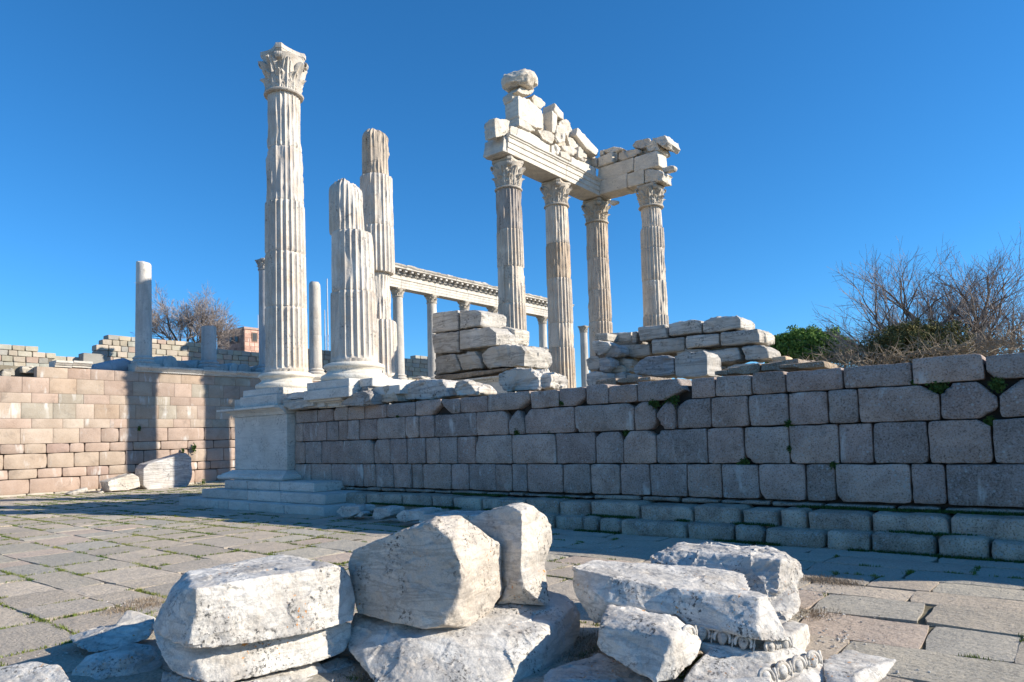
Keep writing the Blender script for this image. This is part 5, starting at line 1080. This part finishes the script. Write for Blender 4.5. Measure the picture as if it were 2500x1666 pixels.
# centre group
fg('marble_boulder', 'tall hexagonal slab leaning in the centre foreground, shaded grey face and bright broken right side', 'boulder',
   [D((849, 1375, 5.3), (862, 1343, 5.3), (960, 1302, 5.15), (1053, 1276, 5.02), (1106, 1322, 4.92), (1124, 1375, 4.86), (1128, 1426, 4.82), (1115, 1485, 4.8), (1080, 1530, 4.78), (1032, 1537, 4.82), (871, 1500, 5.15), (855, 1440, 5.25),
      (1067, 1259, 5.12), (1124, 1259, 5.2), (1143, 1276, 5.28), (1225, 1331, 5.42), (1228, 1453, 5.34), (1210, 1473, 5.28), (1177, 1518, 5.12), (1142, 1533, 4.95), (1200, 1340, 5.75), (1100, 1270, 5.6), (900, 1345, 5.75), (1190, 1460, 5.7), (900, 1490, 5.6))], 810, amp=.009, facet=.010, color=(.88, .82, .76))
fg('marble_boulder', 'upright marble pillar fragment with tan shaded side, leaning behind the hexagonal slab', 'boulder',
   [D((1142, 1275, 5.75), (1174, 1250, 5.7), (1240, 1231, 5.52), (1272, 1248, 5.42), (1275, 1274, 5.38), (1272, 1408, 5.3), (1263, 1429, 5.3), (1210, 1476, 5.45), (1150, 1400, 5.7), (1302, 1235, 5.6), (1278, 1228, 5.6), (1317, 1256, 5.65), (1335, 1262, 5.7), (1350, 1298, 5.72), (1350, 1325, 5.7), (1338, 1360, 5.66), (1330, 1378, 5.62), (1318, 1400, 5.6), (1250, 1240, 6.0), (1180, 1270, 6.05), (1320, 1300, 6.0)),
    D((1270, 1380, 5.32), (1262, 1430, 5.3), (1210, 1478, 5.4), (1332, 1480, 5.35), (1345, 1470, 5.42), (1336, 1438, 5.55), (1330, 1375, 5.62), (1230, 1400, 5.8), (1320, 1450, 5.8), (1285, 1440, 5.28))], 811, amp=.010, facet=.014, color=(.97, .93, .88))
fg('marble_boulder', 'broad rough base rock carrying the hexagonal slab and the upright pillar, centre foreground', 'boulder',
   [D((865, 1500, 5.35), (930, 1500, 5.3), (1201, 1488, 5.5), (1341, 1441, 5.75), (1380, 1453, 5.75), (1409, 1476, 5.65), (1420, 1500, 5.6), (1412, 1557, 5.4), (1394, 1607, 5.2), (1344, 1613, 5.), (1323, 1645, 4.8), (1200, 1700, 4.4), (1000, 1700, 4.35), (925, 1680, 4.45), (889, 1616, 4.7), (845, 1586, 5.0), (850, 1540, 5.2), (1000, 1560, 4.75), (1150, 1560, 4.8), (1320, 1545, 4.95), (1300, 1460, 6.1), (1000, 1500, 6.), (1380, 1520, 6.), (1350, 1500, 5.3))], 812, amp=.045, facet=.016, freq=2.0)
# right group
fg('marble_block', 'long flat-topped marble beam with pecked top, crossing the right foreground pile', 'carved block',
   [D((1398, 1383, 5.45), (1449, 1366, 5.75), (1568, 1375, 5.8), (1702, 1381, 5.75), (1790, 1392, 5.6), (1818, 1400, 5.55), (1836, 1444, 5.2), (1650, 1440, 4.9), (1496, 1410, 5.1), (1478, 1470, 5.0), (1452, 1524, 5.1), (1425, 1490, 5.25), (1401, 1447, 5.35), (1394, 1417, 5.4), (1651, 1500, 4.78), (1700, 1440, 5.8), (1500, 1500, 5.6)),
    D((1640, 1436, 4.9), (1700, 1440, 4.85), (1850, 1458, 4.62), (1874, 1451, 4.72), (1835, 1442, 5.2), (1883, 1470, 4.68), (1928, 1566, 4.5), (1862, 1566, 4.4), (1850, 1548, 4.42), (1715, 1512, 4.7), (1678, 1527, 4.72), (1651, 1500, 4.8), (1700, 1450, 5.3), (1880, 1500, 5.0), (1915, 1560, 4.8))], 820, amp=.010, facet=.012)
fg('marble_block', 'broken corner block with remains of egg carving, propped under the long beam at its left', 'carved block',
   [D((1483, 1475, 4.95), (1651, 1502, 4.72), (1677, 1526, 4.62), (1608, 1530, 4.42), (1461, 1528, 4.62), (1455, 1578, 4.6), (1467, 1597, 4.55), (1556, 1637, 4.35), (1600, 1666, 4.2), (1651, 1661, 4.25), (1699, 1610, 4.4), (1716, 1566, 4.55), (1693, 1540, 4.6), (1640, 1560, 4.28), (1500, 1500, 5.2), (1690, 1560, 5.0), (1600, 1640, 4.7))], 821, amp=.010, facet=.014)
fg('marble_boulder', 'rough marble boulder behind the long beam, reaching to the paving at right', 'boulder',
   [D((1588, 1356, 6.3), (1654, 1327, 6.6), (1740, 1327, 6.6), (1806, 1330, 6.55), (1871, 1331, 6.5), (1919, 1348, 6.2), (1949, 1366, 6.05), (1960, 1400, 5.95), (1943, 1435, 5.85), (1907, 1366, 5.75), (1791, 1362, 5.95), (1657, 1341, 6.25), (1590, 1390, 6.2), (1800, 1450, 5.75), (1900, 1450, 5.65), (1700, 1400, 6.9), (1920, 1400, 6.7)),
    D((1780, 1430, 5.8), (1943, 1430, 5.8), (1955, 1473, 5.7), (1951, 1495, 5.6), (1907, 1532, 5.4), (1860, 1520, 5.4), (1800, 1420, 6.4), (1940, 1450, 6.3))], 822, amp=.03, facet=.03)
fg('marble_block', 'clean-cut white moulded block at the right of the pile, standing on the paving', 'carved block', [D((1895, 1532, 5.25), (1930, 1512, 5.6), (1972, 1524, 5.4), (1915, 1560, 4.75), (1978, 1548, 5.35), (1978, 1600, 5.2), (1930, 1640, 4.6), (1880, 1600, 4.7), (1905, 1580, 5.5)), D((1915, 1555, 4.72), (1974, 1552, 5.3), (1974, 1640, 5.1), (1925, 1660, 4.5), (1890, 1600, 4.8), (1950, 1600, 5.4))], 823, amp=.004, facet=.005, color=(1.03, 1.02, 1))
# ornate cornice piece with two rows of egg-and-dart: body, fascia and eggs
def lerp3(a, b, t): return a + (b - a) * t
oc = empty('ornate_cornice_block', tuple(dep(1850, 1640, 4.3) * [1, 1, 0]), 'ornate marble cornice fragment with two rows of egg-and-dart carving, front of the right pile', 'carved block')
rock('block_body', [D((1716, 1600, 4.45), (1746, 1572, 4.6), (1850, 1592, 4.5), (1883, 1621, 4.35), (1890, 1680, 4.1), (1672, 1650, 4.25), (1660, 1690, 4.1), (1700, 1620, 4.8), (1860, 1600, 4.8)),
      D((1883, 1600, 4.48), (1930, 1590, 4.6), (1978, 1596, 4.66), (2000, 1606, 4.64), (2012, 1650, 4.52), (2010, 1720, 4.4), (1880, 1720, 4.1), (1868, 1640, 4.34), (1862, 1600, 4.5), (1900, 1560, 5.), (1990, 1620, 5.)), D((1688, 1515, 4.83), (1860, 1550, 4.61), (1938, 1545, 4.72), (1946, 1585, 4.68), (1885, 1595, 4.52), (1866, 1595, 4.51), (1740, 1578, 4.70), (1690, 1560, 4.75), (1720, 1540, 5.1), (1900, 1560, 5.05)),
      D((1700, 1563, 4.66), (1850, 1596, 4.43), (1882, 1595, 4.41), (1942, 1578, 4.59), (1975, 1596, 4.62), (1940, 1612, 4.50), (1886, 1628, 4.35), (1850, 1622, 4.37), (1745, 1600, 4.56), (1702, 1590, 4.63), (1720, 1580, 4.95), (1930, 1590, 4.9)),
      D((1890, 1672, 4.19), (1900, 1700, 4.05), (2024, 1650, 4.48), (2010, 1622, 4.62), (2030, 1720, 4.3), (1890, 1740, 3.98), (1980, 1660, 4.7)), D((1690, 1660, 4.1), (1880, 1650, 4.12), (1900, 1760, 3.9), (1660, 1760, 3.9), (1700, 1680, 4.6), (1890, 1680, 4.6))],
     FGM, vox=.013, amp=.008, facet=.010, freq=3, seed=824, parent=oc, color=(1, 1, 1), fine=.004)
def egg_row(root, a, b, up, out, n, h, seed=0, phase=0., dd=.03):
    """eggs in their shells with darts between, from a to b; up and out are unit directions"""
    a, b, up, out = (np.array(v, float) for v in (a, b, up, out)); L = np.linalg.norm(b - a); t = (b - a) / L; w = L / n
    for i in range(n):
        c = a + t * w * (i + .5 + phase)
        th, ph = np.meshgrid(np.linspace(0, 2 * math.pi, 14, endpoint=False), np.linspace(0, math.pi, 8), indexing='ij'); th, ph = th.ravel(), ph.ravel()
        ex, ey, ez = np.sin(ph) * np.cos(th) * w * .25, np.cos(ph) * h * .55, np.sin(ph) * np.sin(th) * dd
        ex = ex * (1 + .25 * np.cos(ph)); V = c + np.outer(ex, t) + np.outer(ey, up) + np.outer(ez, out); Fq = quads(14, 8, True); V, Fq = fixn(V, Fq); mk('egg', V, Fq, FGM, root, smooth=True)
        pts = [c + t * math.cos(q) * w * .38 + up * (math.sin(q) * h * .62 - h * .06) + out * dd * .25 for q in np.linspace(math.radians(-25), math.radians(205), 13)]
        V, Fq = tube(pts, [w * .03] + [w * .085] * 11 + [w * .03], 6); mk('egg_shell', V, Fq, FGM, root, smooth=True)
        d0 = c + t * w * .5; V, Fq = tube([d0 - up * h * .55 + out * dd * .1, d0 + out * dd * .3, d0 + up * h * .5 + out * dd * .2], [w * .03, w * .065, w * .075], 5); mk('dart', V, Fq, FGM, root, smooth=True)
zU = np.array([0, 0, 1.]); tow = -(R3 @ np.array([0, 0, 1.])) ; tow /= np.linalg.norm(tow)
def row(root, p0, p1, n, h, dd, tilt=.35, off=.0):
    a, b = dep(*p0), dep(*p1); t = (b - a) / np.linalg.norm(b - a); o = tow - t * (tow @ t); o /= np.linalg.norm(o); up = np.cross(o, t); up = up if up[2] > 0 else -up
    o2 = o * math.cos(tilt) + up * math.sin(tilt); up2 = up * math.cos(tilt) - o * math.sin(tilt); egg_row(root, a + o2 * off, b + o2 * off, up2, o2, n, h, dd=dd)
row(oc, (1690, 1541, 4.70), (1842, 1575, 4.48), 3, .085, .035)
row(oc, (1862, 1583, 4.455), (1930, 1570, 4.59), 2, .075, .03)
row(oc, (1888, 1647, 4.30), (2000, 1606, 4.62), 3, .09, .035)
row(oc, (1846, 1662, 4.13), (1892, 1650, 4.19), 1, .09, .03)
row(oc, (1620, 1562, 4.38), (1697, 1542, 4.59), 2, .075, .03)
fg('marble_fragment', 'trapezoid marble fragment with raised bright rim at the bottom right on the paving', 'fragment',
   [D((2010, 1608, 4.75), (2068, 1585, 5.0), (2143, 1606, 4.95), (2190, 1612, 4.8), (2088, 1648, 4.35), (2008, 1634, 4.5), (2020, 1680, 4.3), (2090, 1700, 4.1), (2200, 1680, 4.6), (2060, 1640, 5.0), (2180, 1640, 5.0)),
    D((2085, 1644, 4.36), (2098, 1636, 4.42), (2190, 1607, 4.85), (2197, 1640, 4.8), (2205, 1690, 4.6), (2090, 1700, 4.1), (2170, 1606, 4.95), (2150, 1700, 4.6))], 830, amp=.006, facet=.009)
fg('marble_slab', 'low slab in blue shade at the bottom edge between the centre and right piles', 'slab', [D((1318, 1672, 4.5), (1330, 1637, 4.7), (1461, 1596, 5.0), (1560, 1640, 4.7), (1650, 1680, 4.3), (1300, 1760, 3.9), (1640, 1760, 3.9), (1470, 1610, 5.3), (1600, 1660, 5.1))], 831, facet=.02)
fg('marble_fragment', 'small pale rubble stone wedged behind the ornate cornice fragment', 'fragment', [D((1990, 1590, 5.0), (2006, 1592, 5.), (2012, 1630, 4.8), (1985, 1640, 4.7), (1990, 1620, 5.2), (1978, 1600, 4.9))], 832, facet=.02)
# pieces along the steps
def ground_piece(name, label, cat, poly, Y, d, seed, **kw):
    pts = [onY(x, y, Y) for x, y in poly]; return rock(name, ext(pts, (0, d, 0)), kw.pop('mat', FGM), vox=.025, amp=kw.pop('amp', .02), facet=kw.pop('facet', .03), cuts=kw.pop('cuts', 3), cut=.1, seed=seed, label=label, cat=cat, color=kw.pop('color', (1, 1, 1)))
ground_piece('marble_fragment', 'angular white fragment at the right corner of the pedestal steps', 'fragment', [(819, 1250), (832, 1235), (877, 1236), (879, 1252), (850, 1266), (834, 1264)], 9.25, .45, 840)
ground_piece('marble_fragment', 'little pointed fragment leaning on the angular white one by the steps', 'fragment', [(858, 1265), (880, 1247), (891, 1254), (880, 1264)], 9.2, .2, 841)
ground_piece('marble_fragment', 'cube-like white fragment on the mossy paving in front of the steps', 'fragment', [(905, 1265), (911, 1239), (952, 1241), (951, 1260), (922, 1271)], 9.1, .4, 842)
ground_piece('marble_fragment', 'rounded oblong white fragment right of the cube-like one', 'fragment', [(966, 1258), (985, 1246), (1035, 1246), (1032, 1268), (988, 1276), (970, 1270)], 9.0, .45, 843)
ground_piece('marble_slab', 'long low marble slab on the paving, half hidden by the hexagonal slab', 'slab', [(1021, 1256), (1180, 1258), (1190, 1290), (1021, 1279)], 8.95, .8, 844, facet=.01, cuts=0, amp=.01)
def wallside(name, label, poly, X, d, seed, **kw):
    pts = [onX(x, y, X) for x, y in poly]; return rock(name, ext(pts, (-d, 0, 0)), kw.pop('mat', BLOCKM), vox=.035, amp=.03, facet=kw.pop('facet', .03), cuts=2, cut=.06, seed=seed, label=label, cat='fragment', color=kw.pop('color', (1.05, 1.03, 1.)))
wallside('drum_fragment', 'large half drum of banded grey marble leaning by the pink wall foot', [(350, 1145), (360, 1133), (455, 1106), (468, 1118), (470, 1170), (458, 1190), (362, 1197), (350, 1185)], -29.2, .8, 850, facet=.015, color=(.9, .92, .97))
wallside('marble_fragment', 'white split block beside the half drum at the pink wall foot', [(262, 1176), (325, 1156), (341, 1166), (342, 1190), (300, 1199), (268, 1201)], -29., .7, 851)
wallside('marble_fragment', 'small weathered white stone left of the split block at the pink wall foot', [(165, 1206), (215, 1189), (217, 1200), (180, 1212)], -29., .4, 852, color=(.9, .89, .86))
wallside('pebble', 'tiny pale pebble on the ground between the two smaller fragments by the pink wall', [(238, 1203), (252, 1198), (256, 1203), (246, 1207)], -29.1, .2, 853)

# ------------------------------------------------------------------ grass and weeds in the joints
def blades(name, pts, n, h, mat, seed, label=None, cat=None, kind=None, parent=None, sp=.03, w=.006):
    r = np.random.default_rng(seed); P = np.array(pts); k = r.integers(0, len(P), n); b = P[k] + r.normal(size=(n, 3)) * [sp, sp, 0]; a = r.uniform(0, 2 * math.pi, n); hh = h * r.uniform(.35, 1.1, n)
    d = np.stack([np.cos(a), np.sin(a), np.zeros(n)], 1); s = np.stack([-np.sin(a), np.cos(a), np.zeros(n)], 1); tip = b + d * (hh * r.uniform(.1, .7, n))[:, None] + np.stack([np.zeros(n), np.zeros(n), hh], 1)
    V = np.stack([b - s * w, b + s * w, tip], 1).reshape(-1, 3); o = mk(name, V, np.arange(n * 3).reshape(-1, 3).tolist(), mat, parent); tag(o, label, cat, None, kind); return o
jp = []; r = np.random.default_rng(3)
for (x, y_, w, h) in slabs:
    if vis_size((x, y_, w, h)) <= 0 and y_ > 9: continue
    n = int((w + h) * 34)
    t = r.uniform(0, 1, n); side = r.uniform(0, 1, n) < w / (w + h)
    X = np.where(side, x + t * w, x); Y = np.where(side, y_, y_ + t * h)
    jp.append(np.stack([X, Y, np.full(n, -.012)], 1))
jp = np.concatenate(jp); m = fbm(jp * [.55, .55, 1] + 3, 4) + .5 * fbm(jp * [2.5, 2.5, 1] + 8, 2); near = (jp[:, 1] > 9.4) * .25 + (jp[:, 0] > -16) * (jp[:, 1] > 8.7) * .2
gp = jp[(m + near > -.02)]; gp = gp[(gp[:, 1] < 10.2) | (gp[:, 0] < -19.2)]
blades('joint_grass', gp, 260000, .036, GRASS, 4, 'short moss and grass growing in the joints of the paving', 'grass', 'stuff', sp=.018, w=.006)
sp_ = []
for x in np.arange(-13, 2, .02):
    for yy, z in ((10.30, .22), (10.03, -.01), (10.76, .46)):
        if fbm(np.array([[x * 1.3, yy * 5, 2.]]), 3)[0] > .08: sp_.append((x, yy, z))
blades('step_moss', sp_, 16000, .05, WEED, 5, 'moss and tiny weeds along the foot of the grey steps and wall', 'moss', 'stuff', sp=.03, w=.008)
# dirt and dry grass patch around the boulders
ring = np.array([dep(x, y, d_)[:2].tolist() + [.0] for x, y, d_ in ((1440, 1600, 4.9), (1430, 1560, 5.2), (1420, 1620, 4.8), (900, 1640, 4.6), (2000, 1420, 6.), (1990, 1440, 5.9))])
def weed(label, px, py, size, seed, Y=None, X=None, n=420):
    p = onY(px, py, Y) if Y else onX(px, py, X); r = np.random.default_rng(seed); root = empty('wall_weed', tuple(p), label, 'weed', None)
    q = r.normal(size=(n, 3)) * np.array([.55, .25, .5]) * size; q[:, 1 if Y else 0] = -np.abs(q[:, 1 if Y else 0]) if Y else np.abs(q[:, 0]) * .5
    c = p + q; a = r.normal(size=(n, 3)); a /= np.linalg.norm(a, axis=1)[:, None]; b = np.cross(a, r.normal(size=(n, 3))); b /= np.linalg.norm(b, axis=1)[:, None]; s = r.uniform(.012, .028, (n, 1)) * (1 if Y else 2)
    V = np.stack([c - a * s, c + b * s * .7, c + a * s, c - b * s * .7], 1).reshape(-1, 3); mk('leaves', V, np.arange(n * 4).reshape(-1, 4).tolist(), WEED, root); st_ = [tube([p + [0, .05 if Y else 0, -.05], p + q[i] * .8], [.004, .002], 3) for i in range(10)]
    VV, FF = [], []
    for v, f in st_: FF += [[k + len(VV) for k in ff] for ff in f]; VV += list(v)
    mk('stems', np.array(VV), FF, WEED, root)
WF = WY - .0
for i, (px, py, s, lb) in enumerate([(1262, 1055, .13, 'dark green weed in the wall joint under the two-lobed boulder, second course'), (1342, 1052, .08, 'small weed sprig right of the larger joint weed, low in the second course'), (1372, 983, .10, 'weed tuft in the top course joint left of the rightmost temple column pair'),
      (1530, 1058, .10, 'weed hanging in the notch above the third course, centre of the wall'), (1640, 982, .20, 'widest dark weed patch in the big broken gap below the top course'), (1598, 985, .14, 'weed patch filling the left half of the big broken gap'), (1928, 1034, .11, 'weed cluster where three blocks meet, upper of the two on the same joint'),
      (1927, 1097, .09, 'vertical weed strip in the third course joint, lower of the two on the same joint'), (1815, 1131, .14, 'long low weed along the bed joint beneath the cracked block'), (2290, 945, .16, 'weed in the triangular notch under the top course at right'), (2435, 940, .14, 'weed in the far right notch near the photo edge'), (2233, 935, .07, 'small weed at the foot of the joint between the two long top blocks'), (2420, 1030, .10, 'weed below the chamfered block at far right'),
      (1115, 1000, .08, 'small weed in the gap of broken top blocks left of centre'), (972, 1018, .09, 'grassy weed on the second course ledge at left'), (2035, 1135, .10, 'weed creeping along the joint above the large bottom block at right'), (773, 1010, .09, 'rusty green weed in the first top joint beside the pedestal'), (1640, 1140, .05, 'faint weed sprig at the middle of the bottom course bed joint')]):
    weed(lb, px, py, s * .5, 60 + i, Y=WF + .03, n=int(2600 * s))
weed('bright green climber sprig on the pink wall above the half drum', 473, 1095, .16, 90, X=-30.9, n=160)
weed('smaller green sprig on the pink wall left of the bright climber', 446, 1102, .10, 91, X=-30.9, n=90)
weed('leafy weed at the foot of the pink wall right of the half drum', 495, 1181, .16, 92, X=-30.8, n=160)
weed('dark weed clump high in the shadow band of the pink wall', 340, 1047, .09, 93, X=-30.9, n=90)

def chips(name, label, centres, n, seed, smin, smax, sp, mat=FGM, color=(1, 1, 1)):
    r = np.random.default_rng(seed); C = np.array(centres)[r.integers(0, len(centres), n)]; P = C + r.normal(size=(n, 3)) * [sp, sp, 0]; S = smin * (smax / smin) ** (r.uniform(0, 1, n) ** 2.2); VV, FF = [], []
    base = np.array([[1, 0, 0], [-1, 0, 0], [0, 1, 0], [0, -1, 0], [0, 0, .7], [0, 0, -.4]], float); T = [[0, 2, 4], [2, 1, 4], [1, 3, 4], [3, 0, 4], [2, 0, 5], [1, 2, 5], [3, 1, 5], [0, 3, 5]]
    for i in range(n): VV.append(P[i] + [0, 0, S[i] * .25] + base * S[i] * r.uniform(.5, 1.1, (6, 1)) @ np.array(Matrix.Rotation(r.uniform(0, 6.3), 3, 'Z'))); FF += [[a + 6 * i for a in t] for t in T]
    o = mk(name, np.concatenate(VV), FF, mat, color=color); tag(o, label, 'gravel', None, 'stuff'); return o
gc = lambda L: [onZ(x, y, 0.0) for x, y in L]
chips('marble_chips', 'scattered small marble chips and grit around the foreground boulders', gc([(1440, 1600), (1450, 1570), (1430, 1640), (1370, 1650), (900, 1650), (930, 1600), (1990, 1450), (2010, 1500), (2000, 1560), (2080, 1560), (160, 1600), (300, 1480), (1500, 1340), (2150, 1640)]), 1500, 8, .003, .022, .14)
chips('grit', 'fine grit and crumbs lying loose on the sunlit paving', gc([(x, y) for x in range(50, 2500, 170) for y in (1290, 1330, 1380, 1440, 1500, 1580)]), 3500, 9, .002, .012, .5, PAVE, (.5, .45, .37))
blades('dry_grass', gc([(1440, 1585), (1425, 1610), (1450, 1560), (900, 1660), (1990, 1415), (2020, 1420), (2060, 1424), (1985, 1500), (300, 1490), (350, 1470), (370, 1480)]), 5000, .035, DRY, 10, 'dry yellow grass between the foreground boulders', 'grass', 'stuff', sp=.10, w=.003)
finish_rocks()
